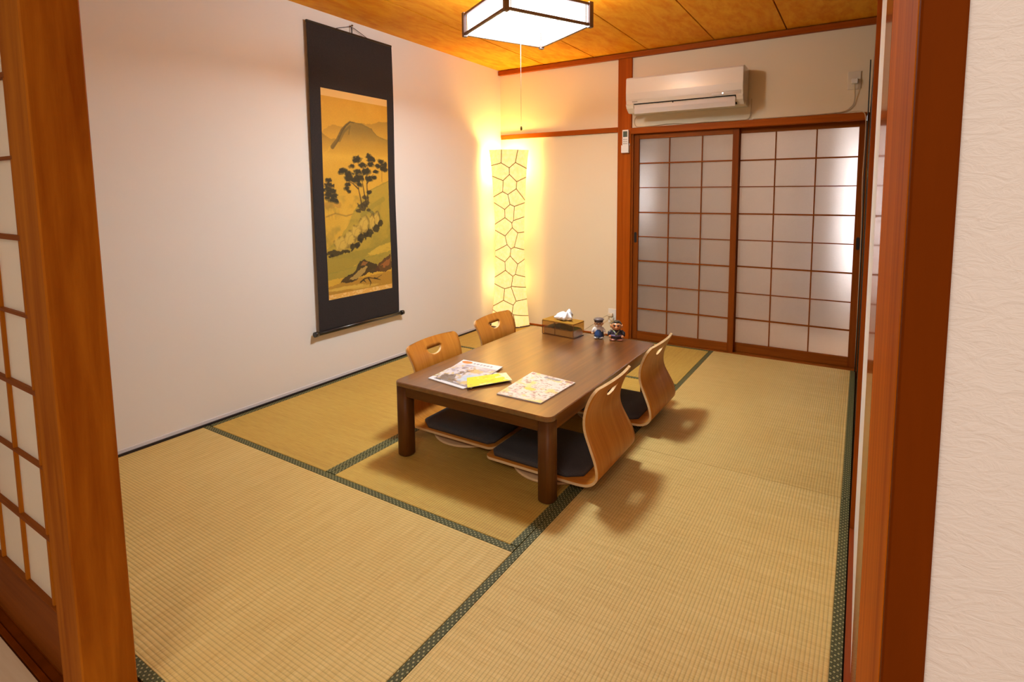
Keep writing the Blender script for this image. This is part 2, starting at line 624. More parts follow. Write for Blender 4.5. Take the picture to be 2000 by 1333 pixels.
def copy_tree(o, parent=None):
    c = o.copy()
    COL.objects.link(c)
    if parent is not None:
        c.parent = parent
    for ch in list(o.children):
        copy_tree(ch, c)
    return c


# ------------------------------------------------------------------ dimensions
W = 0.97                 # tatami width
LX = 1.94                # tatami length across the room
SY = 0.92
D1, D2, D3 = -W * SY, -3 * W * SY, -4 * W * SY      # mat seams in depth
HC = 2.312               # ceiling height
XR = 2.91                # right edge of the mats

# ------------------------------------------------------------------ floor and mats
fl = struct(empty('floor', (0, 0, 0)), 'tatami floor of six rush mats with dark green cloth borders')
box('subfloor', 'sub', -0.05, 3.0, -3.60, 1.3, -0.12, -0.052, fl)
BW = 0.030


def tatami(x0, x1, y0, y1, along, sides='tatami'):
    """one mat: woven core plus its two cloth borders (children)"""
    cx, cy = (x0 + x1) / 2, (y0 + y1) / 2
    g = 0.0018
    L, Wd = (x1 - x0, y1 - y0) if along == 'x' else (y1 - y0, x1 - x0)
    bm = bmesh.new()
    add_box(bm, -L / 2 + g, L / 2 - g, -Wd / 2 + BW, Wd / 2 - BW, -0.05, 0.0, 0.0015, 1)
    o = obj('tatami_mat', bm, sides, fl, loc=(cx, cy, 0), rot=(0, 0, 0 if along == 'x' else math.pi / 2))
    bb = bmesh.new()
    add_box(bb, -L / 2 + g, L / 2 - g, -BW / 2, BW / 2 - g, -0.05, 0.0008, 0.0008, 1)
    b1 = obj('border', bb, 'border', o, loc=(0, Wd / 2 - BW / 2, 0))
    inst('border', b1, o, loc=(0, -Wd / 2 + BW / 2, 0), rot=(0, 0, math.pi))
    return o


tatami(0.012, LX, D1, -0.012, 'x', 'tatami_gold')         # back left, lengthwise across
tatami(0.012, W, D2, D1, 'y', 'tatami_gold')
tatami(W, LX, D2, D1, 'y', 'tatami_gold')
tatami(0.012, LX, D3, D2, 'x')
tatami(LX, XR, D1 * 2, -0.012, 'y')
tatami(LX, XR, D3, D1 * 2, 'y')

# ------------------------------------------------------------------ walls
o = box('wall_left', 'wall', -0.10, 0.0, -3.62, 0.10, -0.05, 2.42)
struct(o, 'plain white papered wall on the left behind the hanging scroll')
o = box('baseboard_left', 'skirt', 0.0, 0.012, -3.57, 0.0, -0.05, 0.010)
struct(o, 'thin dark strip along the foot of the left wall')
lip = box('baseboard_lip', 'skirt_white', 0.0, 0.004, -3.57, 0.0, 0.010, 0.026, None)
lip.parent = o
lip.location = (lip.location.x - o.location.x, lip.location.y - o.location.y, lip.location.z - o.location.z)

wb = bmesh.new()
add_box(wb, 0.0, 1.20, 0.0, 0.10, -0.05, 2.42)
add_box(wb, 1.20, 3.02, 0.0, 0.10, 1.712, 2.42)
add_box(wb, 1.20, 1.30, 0.02, 0.10, -0.05, 1.712)
o = obj('wall_back', wb, 'wall_back')
struct(o, 'cream back wall with the air conditioner and the corner lamp')

o = box('baseboard_back', 'trim_x', 0.0, 1.16, -0.012, 0.0, -0.05, 0.014)
struct(o, 'thin wooden strip at the foot of the cream back wall')
# top moulding, rail, post, lintel, sill
o = box('trim_1', 'trim_x', 0.0, 2.93, -0.035, 0.0, 2.268, 2.306, bev=0.002)
struct(o, 'long red-brown moulding between the back wall and the ceiling')
o = box('trim_2', 'trim_x', 0.012, 1.165, -0.018, 0.0, 1.695, 1.735, bev=0.002)
struct(o, 'slim wooden wall rail running above the corner lamp')
o = box('trim_3', 'post', 1.168, 1.284, -0.022, 0.10, -0.05, 2.268, bev=0.003)
struct(o, 'upright red-brown post between the cream wall and the glazed sliding doors')
o = box('trim_4', 'trim_x', 1.284, 2.90, -0.030, 0.10, 1.672, 1.720, bev=0.003)
struct(o, 'wooden lintel above the glazed sliding doors')
o = box('trim_14', 'door_z', 2.905, 2.99, -0.004, 0.10, -0.05, 1.72)  # filler added to block veranda light leaking between door and closet
struct(o, 'narrow added door frame upright closing a light gap in the corner by the closet front')
o = box('trim_15', 'door_z', 1.284, 1.3005, -0.010, 0.10, -0.05, 1.672)
struct(o, 'narrow door frame upright against the red-brown post')
o = box('trim_5', 'door_x', 1.284, 2.93, -0.012, 0.10, -0.05, 0.004, bev=0.001)
struct(o, 'wooden sill track under the glazed sliding doors')

# right wall: dark closet front at the back, post, plaster, polished door edge, jamb
o = box('wall_right', 'hall_white', 2.9265, 3.02, -2.67, -1.97, -0.05, 2.42)
struct(o, 'narrow white strip of the right wall seen edge-on')
o = box('trim_6', 'post', 2.913, 2.928, -2.00, -1.955, 0.0, 2.31)
struct(o, 'thin red-brown upright between the dark closet front and the white right wall')
o = box('trim_7', 'trim_y', XR + 0.002, 2.9265, -3.40, -2.0, -0.05, 0.006)
struct(o, 'red-brown floor strip beside the right-hand mat border')
cl = struct(empty('door_4', (2.93, -0.95, 0)), 'dark closet front beside the glazed doors seen edge-on')
bm = bmesh.new()
add_box(bm, 0.0, 0.02, -1.0, 0.93, 0.0, 2.31)
obj('panel', bm, 'black_lacquer', cl)
for y in (-1.0, -0.06, 0.01, 0.90):
    bm = bmesh.new()
    add_box(bm, -0.014, 0.0, y, y + 0.03, 0.0, 1.72, 0.002)
    obj('stile', bm, 'black_lacquer', cl)
bm = bmesh.new()
add_box(bm, -0.016, 0.0, -1.0, 0.93, 1.72, 1.76, 0.002)
obj('rail', bm, 'black_lacquer', cl)
o = box('wall_closet', 'sub', 2.96, 3.02, -1.97, 0.10, -0.05, 2.42)
struct(o, 'unseen backing wall of the closet')

# right jamb of the near opening
o = box('trim_13', 'jamb', 2.9268, 3.02, -3.650, -3.11, -0.05, 2.42)
struct(o, 'rough orange-brown door jamb nearest on the right of the opening')
o = box('trim_8', 'pillar_light', 2.9265, 3.02, -3.108, -2.67, -0.05, 2.42, bev=0.0)
struct(o, 'polished reflecting door edge between the white strip and the rough jamb')
o = box('trim_9', 'casing', 2.9275, 2.9535, -3.668, -3.650, -0.05, 2.42, bev=0.0015)
struct(o, 'dark varnished casing strip in front of the right jamb beside white wallpaper')
o = box('wall_hall', 'wall_hall', 2.9535, 5.2, -3.662, -3.57, -0.05, 2.42)
struct(o, 'embossed white wallpaper at the right edge of the view')

# ------------------------------------------------------------------ ceiling
ce = struct(empty('ceiling', (0, 0, HC)), 'orange wood-veneer ceiling boards with dark seams')
bm = bmesh.new()
add_box(bm, -0.05, 3.0, -3.62, 0.10, 0.02, 0.08)
obj('backing', bm, 'ceiling_gap', ce)
xs = [0.0, 0.478, 0.952, 1.414, 1.918, 2.402, 2.93]
for a, b_ in zip(xs[:-1], xs[1:]):
    bm = bmesh.new()
    gx0 = 0.0 if a == 0 else 0.004
    add_box(bm, a + gx0, b_ - 0.004, -3.62, 0.0, 0.0, 0.02, 0.0008)
    obj('ceiling_board', bm, 'ceiling', ce)

# ------------------------------------------------------------------ hall behind the camera
hf = struct(empty('floor_hall', (0, 0, 0)), 'pale wooden hall floor at the lower left corner')
bm = bmesh.new()
add_box(bm, -1.0, 5.2, -6.6, -3.696, -0.12, -0.03)
obj('subfloor', bm, 'sub', hf)
for k in range(24):
    y1 = -3.697 - k * 0.12
    bm = bmesh.new()
    add_box(bm, -3.1, 3.1, -0.0592, 0.0592, -0.03, 0.0, 0.001)
    obj('floor_board', bm, 'hall_board', hf, loc=(2.1, y1 - 0.06, 0))
o = box('wall_hall_back', 'hall_white', -1.0, 5.2, -6.7, -6.6, -0.05, 2.42)
struct(o, 'white hall wall behind the camera')
o = box('wall_hall_left', 'hall_white', -1.1, -1.0, -6.7, -3.57, -0.05, 2.42)
struct(o, 'white hall wall to the left of the camera')
o = box('wall_hall_right', 'hall_white', 5.2, 5.3, -6.7, -3.57, -0.05, 2.42)
struct(o, 'white hall wall to the right of the camera')
o = box('ceiling_hall', 'hall_white', -1.1, 5.3, -6.7, -3.62, 2.42, 2.5)
struct(o, 'white hall ceiling above the camera')
o = box('wall_near', 'hall_white', -1.0, 2.9535, -3.70, -3.62, 1.80, 2.42)
struct(o, 'wall above the near opening')
o = box('wall_near_left', 'hall_white', -1.0, 0.0, -3.70, -3.62, -0.05, 1.80)
struct(o, 'wall left of the near lattice doors')
o = box('trim_10', 'trim_x', 0.0, 2.9275, -3.72, -3.60, 1.74, 1.80)
struct(o, 'wooden lintel over the near opening')

# left pillar of the near opening (leans a little in the photograph's frame)
o = box('trim_11', 'pillar', 0.0, 0.117, 0.0, 0.098, 0.0, 1.79, bev=0.003)
o.location = (1.432, -3.651, -0.05)
o.rotation_euler = (0, math.radians(-0.75), 0)
struct(o, 'thick orange-brown cedar pillar at the left of the opening')

# threshold tracks of the near doors
th = struct(empty('trim_12', (0.0, -3.66, 0)), 'dark wooden threshold track under the near lattice doors')
bm = bmesh.new()
add_box(bm, 0.0, 1.38, -0.035, 0.086, -0.05, -0.006)
obj('track_bed', bm, 'casing', th)
for y0, y1 in ((-0.035, -0.022), (-0.002, 0.004), (0.022, 0.086)):
    bm = bmesh.new()
    add_box(bm, 0.0, 1.38, y0, y1, -0.006, 0.002, 0.001)
    obj('track_rib', bm, 'casing', th)
bm = bmesh.new()
add_box(bm, 1.38, 2.9265, -0.035, 0.0875, -0.05, 0.0)
obj('threshold', bm, 'door_x', th)


# ------------------------------------------------------------------ lattice doors
def lattice_door(name, label, x0, x1, yc, z0, z1, gx, gz, frame, mats, handle=None, thick=0.026, mun=0.008, glass='glass'):
    """gx: x positions of pane boundaries, gz: z positions; frame=(left,right,top,bottom) widths"""
    d = struct(empty(name, ((x0 + x1) / 2, yc, z0)), label)
    ox, oz = (x0 + x1) / 2, z0
    fl_, fr_, ft_, fb_ = frame

    def b(nm, m_, a0, a1, c0, c1, t=thick, bev=0.0015):
        bm = bmesh.new()
        cx, cz = (a0 + a1) / 2, (c0 + c1) / 2
        add_box(bm, a0 - cx, a1 - cx, -t / 2, t / 2, c0 - cz, c1 - cz, bev)
        return obj(nm, bm, m_, d, loc=(cx - ox, 0, cz - oz))
    st1 = b('stile', mats[1], x0, x0 + fl_, z0, z1)
    st2 = b('stile', mats[1], x1 - fr_, x1, z0, z1)
    b('rail', mats[0], x0 + fl_, x1 - fr_, z1 - ft_, z1, thick * 0.9)
    b('rail', mats[0], x0 + fl_, x1 - fr_, z0, z0 + fb_, thick * 0.9)
    X = [x0 + fl_] + list(gx) + [x1 - fr_]
    Z = [z0 + fb_] + list(gz) + [z1 - ft_]
    for x in gx:
        b('muntin', mats[1], x - mun / 2, x + mun / 2, Z[0], Z[-1], 0.013, 0.0008)
    src = None
    for k, z in enumerate(gz):
        thk = mun * (1.25 if k % 2 == 0 else 0.8)
        b('muntin', mats[0], X[0], X[-1], z - thk / 2, z + thk / 2, 0.016, 0.0008)
    for i in range(len(X) - 1):
        for j in range(len(Z) - 1):
            bm = bmesh.new()
            cx, cz = (X[i] + X[i + 1]) / 2, (Z[j] + Z[j + 1]) / 2
            add_box(bm, X[i] - cx, X[i + 1] - cx, -0.0015, 0.0015, Z[j] - cz, Z[j + 1] - cz)
            obj('glass_pane', bm, glass, d, loc=(cx - ox, 0.003, cz - oz))
    if handle:
        hx, hz = handle
        bm = bmesh.new()
        pts = [(hx + 0.011 * math.cos(a) - ox, hz + (0.032 if math.sin(a) > 0 else -0.032) + 0.011 * math.sin(a) - oz) for a in [2 * math.pi * k / 20 for k in range(20)]]
        lo = [bm.verts.new((p[0], -thick / 2 - 0.0015, p[1])) for p in pts]
        hi = [bm.verts.new((p[0], -thick / 2 + 0.004, p[1])) for p in pts]
        bm.faces.new(lo)
        bm.faces.new(list(reversed(hi)))
        for k in range(20):
            bm.faces.new((lo[k], hi[k], hi[(k + 1) % 20], lo[(k + 1) % 20]))
        obj('finger_pull', bm, 'aircon_slot', d)
    return d


zr = [0.260, 0.455, 0.655, 0.853, 1.048, 1.247, 1.440]
lattice_door('door_1', 'left frosted glass lattice sliding door next to the red-brown post', 1.300, 2.106, 0.020, 0.005, 1.672,
             [1.588, 1.840], zr, (0.042, 0.044, 0.040, 0.066), ('door_x', 'door_z'), handle=(1.320, 0.845))
lattice_door('door_2', 'right frosted glass lattice sliding door beside the dark closet front', 2.075, 2.905, 0.056, 0.005, 1.672,
             [2.350, 2.610], zr, (0.036, 0.045, 0.036, 0.068), ('door_x', 'door_z'), handle=(2.885, 0.860))
lattice_door('door_3', 'milky glass lattice door at the left edge behind the thick pillar', 0.66, 1.345, -3.650, 0.004, 1.74,
             [0.825, 1.008, 1.190], [0.352, 0.535, 0.722, 0.910, 1.098, 1.286, 1.474, 1.62], (0.035, 0.035, 0.040, 0.165), ('door_x', 'pillar'), glass='paper_glass', mun=0.010)
lattice_door('door_5', 'second lattice door behind the first at the left edge', 0.02, 0.72, -3.622, 0.004, 1.74,
             [0.2, 0.36, 0.52], [0.352, 0.535, 0.722, 0.910, 1.098, 1.286, 1.474, 1.62], (0.035, 0.035, 0.040, 0.165), ('door_x', 'pillar'), glass='paper_glass', mun=0.010)

# ------------------------------------------------------------------ glazed veranda behind the doors
M['veranda'] = plain('veranda_wall', (196, 168, 142), rough=0.8, noise=0.05)
M['curtain'] = plain('white_curtain', (238, 238, 242), rough=0.9)
o = box('wall_veranda', 'veranda', 0.6, 3.9, 1.15, 1.25, -0.05, 2.42)
struct(o, 'pale veranda wall blurred behind the frosted glass')
o = box('wall_veranda_left', 'veranda', 0.5, 0.6, 0.10, 1.25, -0.05, 2.42)
struct(o, 'left end of the veranda behind the frosted glass')
o = box('wall_veranda_right', 'veranda', 3.9, 4.0, 0.10, 1.25, -0.05, 2.42)
struct(o, 'right end of the veranda behind the frosted glass')
o = box('ceiling_veranda', 'veranda', 0.5, 4.0, 0.10, 1.25, 2.42, 2.5)
struct(o, 'veranda ceiling')
o = box('floor_veranda', 'hall_board', 0.5, 4.0, 0.10, 1.25, -0.05, -0.01)
struct(o, 'veranda floor behind the glazed doors')
o = box('wall_veranda_near', 'veranda', 3.02, 3.9, 0.10, 0.14, -0.05, 2.42)
struct(o, 'veranda wall beyond the closet')


def curtain(x0, x1, y, label):
    bm = bmesh.new()
    n = 60
    top = []
    bot = []
    for k in range(n + 1):
        t = k / n
        x = x0 + (x1 - x0) * t
        yy = y + 0.022 * math.sin(t * (x1 - x0) * 62)
        top.append(bm.verts.new((x, yy, 1.95)))
        bot.append(bm.verts.new((x, yy * 1.0 + 0.004 * math.sin(k), 0.03)))
    for k in range(n):
        f = bm.faces.new((bot[k], bot[k + 1], top[k + 1], top[k]))
        f.smooth = True
    oo = obj('curtain', bm, 'curtain')
    sd = oo.modifiers.new('thick', 'SOLIDIFY')
    sd.thickness = 0.002
    tag(oo, label, 'curtain')
    return oo


curtain(2.72, 3.45, 0.75, 'bright white curtain blurred behind the right frosted glass column')
curtain(0.95, 1.28, 0.60, 'pale curtain blurred behind the left edge of the frosted glass')
light('veranda_right_fill', 'AREA', (3.15, 0.42, 1.05), VERANDA_W * 1.05, (0.97, 0.97, 1.0), 0.30, (math.radians(90), 0, 0), size_y=1.3)  # unseen lamp added to brighten the right curtain behind the glass
light('veranda_top_fill', 'AREA', (2.3, 0.45, 2.38), VERANDA_W * 0.24, (1.0, 0.93, 0.88), 0.4)  # unseen lamp added so the veranda wall lights the panes from behind
light('veranda_left_fill', 'AREA', (1.12, 0.30, 1.25), VERANDA_W * 0.07, (0.97, 0.97, 1.0), 0.15, (math.radians(90), 0, 0), size_y=0.5)  # small unseen lamp added to brighten the left edge of the glass
light('hall_ceiling_light', 'AREA', (2.75, -5.2, 2.40), HALL_W, (1.0, 0.955, 0.90), 0.9, (0, 0, 0))
light('hall_near_light', 'AREA', (4.3, -4.7, 2.35), HALL_W * 0.22, (1.0, 0.955, 0.91), 0.5, (0, 0, 0))


# ------------------------------------------------------------------ ceiling lamp
def build_lamp():
    a0 = 3.43959
    S = 0.48
    h = 0.112
    rt = tag(empty('pendant_lamp', (LAMP.x, LAMP.y, LAMP.z), a0 - math.pi / 4), 'square dark-framed pendant lamp with glowing white panels and a pull cord', 'lamp')
    s = S / 2
    for sx in (-1, 1):
        for sy in (-1, 1):
            bm = bmesh.new()
            add_box(bm, sx * s - 0.012, sx * s + 0.012, sy * s - 0.012, sy * s + 0.012, -0.008, h + 0.006, 0.0015)
            obj('corner_post', bm, 'lamp_wood', rt)
    for k in range(4):
        for z in (0.0, h - 0.012):
            bm = bmesh.new()
            add_box(bm, -s + 0.012, s - 0.012, -0.007, 0.007, 0, 0.013, 0.001)
            ang = k * math.pi / 2
            obj('rail', bm, 'lamp_wood', rt, loc=(-math.sin(ang) * s, math.cos(ang) * s, z), rot=(0, 0, ang))
        bm = bmesh.new()
        add_box(bm, -s + 0.014, s - 0.014, -0.0015, 0.0015, 0.010, h - 0.010)
        ang = k * math.pi / 2
        obj('side_panel', bm, 'lamp_panel', rt, loc=(-math.sin(ang) * (s - 0.006), math.cos(ang) * (s - 0.006), 0), rot=(0, 0, ang))
        for xx in (-s + 0.026, s - 0.026):
            bm = bmesh.new()
            add_box(bm, xx - 0.0015, xx + 0.0015, -0.003, 0.003, 0.010, h - 0.010)
            obj('panel_strip', bm, 'brass', rt, loc=(-math.sin(ang) * (s - 0.003), math.cos(ang) * (s - 0.003), 0), rot=(0, 0, ang))
    bm = bmesh.new()
    add_box(bm, -s + 0.012, s - 0.012, -s + 0.012, s - 0.012, h - 0.006, h - 0.001)
    obj('reflector', bm, 'lamp_panel', rt)
    for r, z in ((0.185, 0.055), (0.135, 0.060)):
        bm = bmesh.new()
        t = [(r * math.cos(2 * math.pi * k / 40), r * math.sin(2 * math.pi * k / 40), z) for k in range(41)]
        add_tube(bm, t, 0.014, 8)
        obj('ring_tube', bm, 'tube', rt)
    bm = bmesh.new()
    add_lathe(bm, [(0.001, 0.045), (0.105, 0.05), (0.115, 0.07), (0.10, h - 0.006)], 28)
    obj('tube_holder', bm, 'tube', rt)
    # suspension
    bm = bmesh.new()
    add_cyl(bm, (0, 0, h), (0, 0, HC - LAMP.z - 0.03), 0.006, seg=8)
    add_lathe(bm, [(0.05, HC - LAMP.z - 0.032), (0.055, HC - LAMP.z - 0.02), (0.055, HC - LAMP.z)], 24)
    obj('ceiling_rose', bm, 'plastic_white', rt)
    bm = bmesh.new()
    add_tube(bm, [(0.02, 0.02, 0.045), (0.02, 0.02, -0.25), (0.02, 0.02, -0.49)], 0.0008, 6)
    pc = obj('pull_cord', bm, 'pull', rt)
    bm = bmesh.new()
    add_lathe(bm, [(0.001, 0.0), (0.005, 0.003), (0.0055, 0.012), (0.004, 0.022), (0.001, 0.026)], 12, (0.02, 0.02, -0.512))
    obj('pull_bead', bm, 'brass', pc)
    ll = light('pendant_glow', 'AREA', (0, 0, 0.042), LAMP_W, (0.85, 0.98, 1.0), 0.24, (0, 0, 0), shape='DISK')
    ll.parent = rt
    l2 = light('pendant_up_glow', 'POINT', (0, 0, 0.175), LAMP_W * 0.80, (0.96, 0.97, 0.94), 0.05)
    l2.parent = rt
    return rt


build_lamp()


# ------------------------------------------------------------------ corner floor lamp with stone pattern
def build_corner_lamp():
    rt = tag(empty('floor_lamp', (0.19, -0.15, 0)), 'tall glowing corner floor lamp with a stone-pattern paper shade', 'lamp')
    A = Vector((0.048, -0.25, 0)) - Vector((0.19, -0.15, 0))
    B = Vector((0.335, -0.05, 0)) - Vector((0.19, -0.15, 0))
    ax = (B - A)
    Wd = ax.length
    ax.normalize()
    nrm = Vector((ax.y, -ax.x, 0))            # towards the room
    if nrm.y > 0:
        nrm = -nrm
    H = 1.585

    def waist(z):
        t = z / H
        return 1.0 - 0.26 * math.sin(math.pi * min(1, max(0, t))) ** 0.8

    def P(u, z, off=0.0):
        # u in 0..1 across, bowed towards the room
        c = (u - 0.5)
        wv = waist(z)
        bow = 0.075 * (1 - (2 * c) ** 2)
        p = (A + B) / 2 + ax * (c * Wd * wv) + nrm * (bow + off)
        return Vector((p.x, p.y, z))
    # voronoi stones
    rnd = random.Random(4)
    seeds = []
    rows = 13
    for r in range(rows):
        n = 3 if r % 2 == 0 else 2
        for k in range(n):
            seeds.append(((k + 0.5) / n * Wd + rnd.uniform(-0.035, 0.035), (r + 0.5) / rows * H + rnd.uniform(-0.028, 0.028)))

    def clip(poly, a, b, c):
        out = []
        for i in range(len(poly)):
            p, q = poly[i], poly[(i + 1) % len(poly)]
            dp, dq = a * p[0] + b * p[1] - c, a * q[0] + b * q[1] - c
            if dp <= 0:
                out.append(p)
            if dp * dq < 0:
                t = dp / (dp - dq)
                out.append((p[0] + (q[0] - p[0]) * t, p[1] + (q[1] - p[1]) * t))
        return out
    g = 0.0034
    for i, s in enumerate(seeds):
        poly = [(0, 0), (Wd, 0), (Wd, H), (0, H)]
        for j, t in enumerate(seeds):
            if i == j:
                continue
            dx, dy = t[0] - s[0], t[1] - s[1]
            L = math.hypot(dx, dy)
            if L > 0.5:
                continue
            mx, my = (s[0] + t[0]) / 2, (s[1] + t[1]) / 2
            a, b_ = dx / L, dy / L
            poly = clip(poly, a, b_, a * mx + b_ * my - g)
            if len(poly) < 3:
                break
        if len(poly) < 3:
            continue
        # triangulated fan following the bow
        bm = bmesh.new()
        pts = []
        for k in range(len(poly)):
            p, q = poly[k], poly[(k + 1) % len(poly)]
            nsub = max(1, int(math.hypot(q[0] - p[0], q[1] - p[1]) / 0.03))
            for m_ in range(nsub):
                pts.append((p[0] + (q[0] - p[0]) * m_ / nsub, p[1] + (q[1] - p[1]) * m_ / nsub))
        cx = sum(p[0] for p in pts) / len(pts)
        cy = sum(p[1] for p in pts) / len(pts)
        c = bm.verts.new(P(cx / Wd, cy, 0.006))
        f1 = [bm.verts.new(P((cx + (p[0] - cx) * 0.55) / Wd, cy + (p[1] - cy) * 0.55, 0.0055)) for p in pts]
        f2 = [bm.verts.new(P(p[0] / Wd, p[1], 0.003)) for p in pts]
        bk = [bm.verts.new(P(p[0] / Wd, p[1], 0.0)) for p in pts]
        n = len(pts)
        for k in range(n):
            k2 = (k + 1) % n
            for f in ((c, f1[k], f1[k2]), (f1[k], f2[k], f2[k2], f1[k2]), (f2[k], bk[k], bk[k2], f2[k2])):
                ff = bm.faces.new(f)
                ff.smooth = False
        obj('stone_panel', bm, 'shade', rt)
    # backing sheet that shows as thin brown joints
    bm = bmesh.new()
    nu, nz = 14, 40
    for off in (0.001, -0.002):
        vv = [[bm.verts.new(P(i / nu, H * j / nz, off)) for j in range(nz + 1)] for i in range(nu + 1)]
        for i in range(nu):
            for j in range(nz):
                bm.faces.new((vv[i][j], vv[i + 1][j], vv[i + 1][j + 1], vv[i][j + 1]))
    obj('shade_joints', bm, 'shade_wire', rt)
    bm = bmesh.new()
    add_prism(bm, [(P(k / 12, 0.0, 0.004).x, P(k / 12, 0.0, 0.004).y) for k in range(13)] + [(-0.10, 0.08), (-0.13, 0.05)], 0.0, 0.012)
    obj('base', bm, 'lamp_wood', rt)
    bm = bmesh.new()
    add_cyl(bm, (-0.06, 0.05, 0.012), (-0.06, 0.05, 1.45), 0.008, seg=8)
    obj('pole', bm, 'plastic_white', rt)
    for z in (0.42, 0.95, 1.42):
        bm = bmesh.new()
        add_ball(bm, (-0.06, 0.04, z), 0.03, (1, 1, 1.2), 12, 8)
        obj('bulb', bm, 'bulb', rt)
        l = light('corner_bulb_light', 'POINT', (-0.05, 0.03, z + (0.04 if z > 1.3 else 0)), CORNER_W * (6.6 if z > 1.3 else 1.0), (1.0, 0.67, 0.18), 0.045)
        l.parent = rt
    return rt


build_corner_lamp()


# ------------------------------------------------------------------ low table
def build_table():
    x0, x1, y0, y1, H = 1.093, 1.922, -2.418, -1.222, 0.352
    cx, cy = (x0 + x1) / 2, (y0 + y1) / 2
    rt = tag(empty('low_table', (cx, cy, 0)), 'low dark walnut table with rounded corners on the tatami', 'table')
    hx, hy = (x1 - x0) / 2, (y1 - y0) / 2
    bm = bmesh.new()
    pl = rrect(-hx, hx, -hy, hy, 0.032, 7)
    pin = rrect(-hx + 0.0035, hx - 0.0035, -hy + 0.0035, hy - 0.0035, 0.0285, 7)
    lv = [(pin, H - 0.022), (pl, H - 0.019), (pl, H - 0.0035), (pin, H)]
    rings = [[bm.verts.new((p[0], p[1], z)) for p in q] for q, z in lv]
    n = len(pl)
    bm.faces.new(list(reversed(rings[0])))
    bm.faces.new(rings[-1])
    for i in range(3):
        for k in range(n):
            f = bm.faces.new((rings[i][k], rings[i][(k + 1) % n], rings[i + 1][(k + 1) % n], rings[i + 1][k]))
            f.smooth = False
    obj('tabletop', bm, 'table', rt)
    for sx in (-1, 1):
        for sy in (-1, 1):
            bm = bmesh.new()
            X, Y = sx * (hx - 0.037), sy * (hy - 0.037)
            pr = rrect(X - 0.034, X + 0.034, Y - 0.034, Y + 0.034, 0.024, 6)
            pr2 = rrect(X - 0.031, X + 0.031, Y - 0.031, Y + 0.031, 0.024, 6)
            r3 = [[bm.verts.new((p[0], p[1], z)) for p in q] for q, z in ((pr2, 0.0012), (pr, 0.006), (pr, H - 0.022))]
            for i in range(2):
                for k in range(len(pr)):
                    f = bm.faces.new((r3[i][k], r3[i][(k + 1) % len(pr)], r3[i + 1][(k + 1) % len(pr)], r3[i + 1][k]))
                    f.smooth = True
            bm.faces.new(list(reversed(r3[0])))
            bm.faces.new(r3[-1])
            obj('leg', bm, 'table_z', rt)
    for sy in (-1, 1):
        bm = bmesh.new()
        add_box(bm, -hx + 0.06, hx - 0.06, sy * (hy - 0.020) - 0.009, sy * (hy - 0.020) + 0.009, H - 0.067, H - 0.022, 0.001)
        obj('apron', bm, 'trim_table_x', rt)
    for sx in (-1, 1):
        bm = bmesh.new()
        add_box(bm, sx * (hx - 0.020) - 0.009, sx * (hx - 0.020) + 0.009, -hy + 0.06, hy - 0.06, H - 0.067, H - 0.022, 0.001)
        obj('apron', bm, 'table', rt)
    return rt


M['trim_table_x'] = wood('walnut_apron', (76, 42, 10), (108, 66, 22), axis=0, rough=0.42, coat=0.0, fine=60, stretch=26, bump=0.06)
build_table()
HT = 0.352


# ------------------------------------------------------------------ legless chairs
def catmull(pts, n):
    out = []
    P = [pts[0]] + list(pts) + [pts[-1]]
    for i in range(1, len(P) - 2):
        for k in range(n):
            t = k / n
            a, b_, c, d = P[i - 1], P[i], P[i + 1], P[i + 2]
            out.append(tuple(0.5 * (2 * b_[j] + (c[j] - a[j]) * t + (2 * a[j] - 5 * b_[j] + 4 * c[j] - d[j]) * t * t + (3 * b_[j] - a[j] - 3 * c[j] + d[j]) * t ** 3) for j in range(2)))
    out.append(tuple(pts[-1]))
    return out


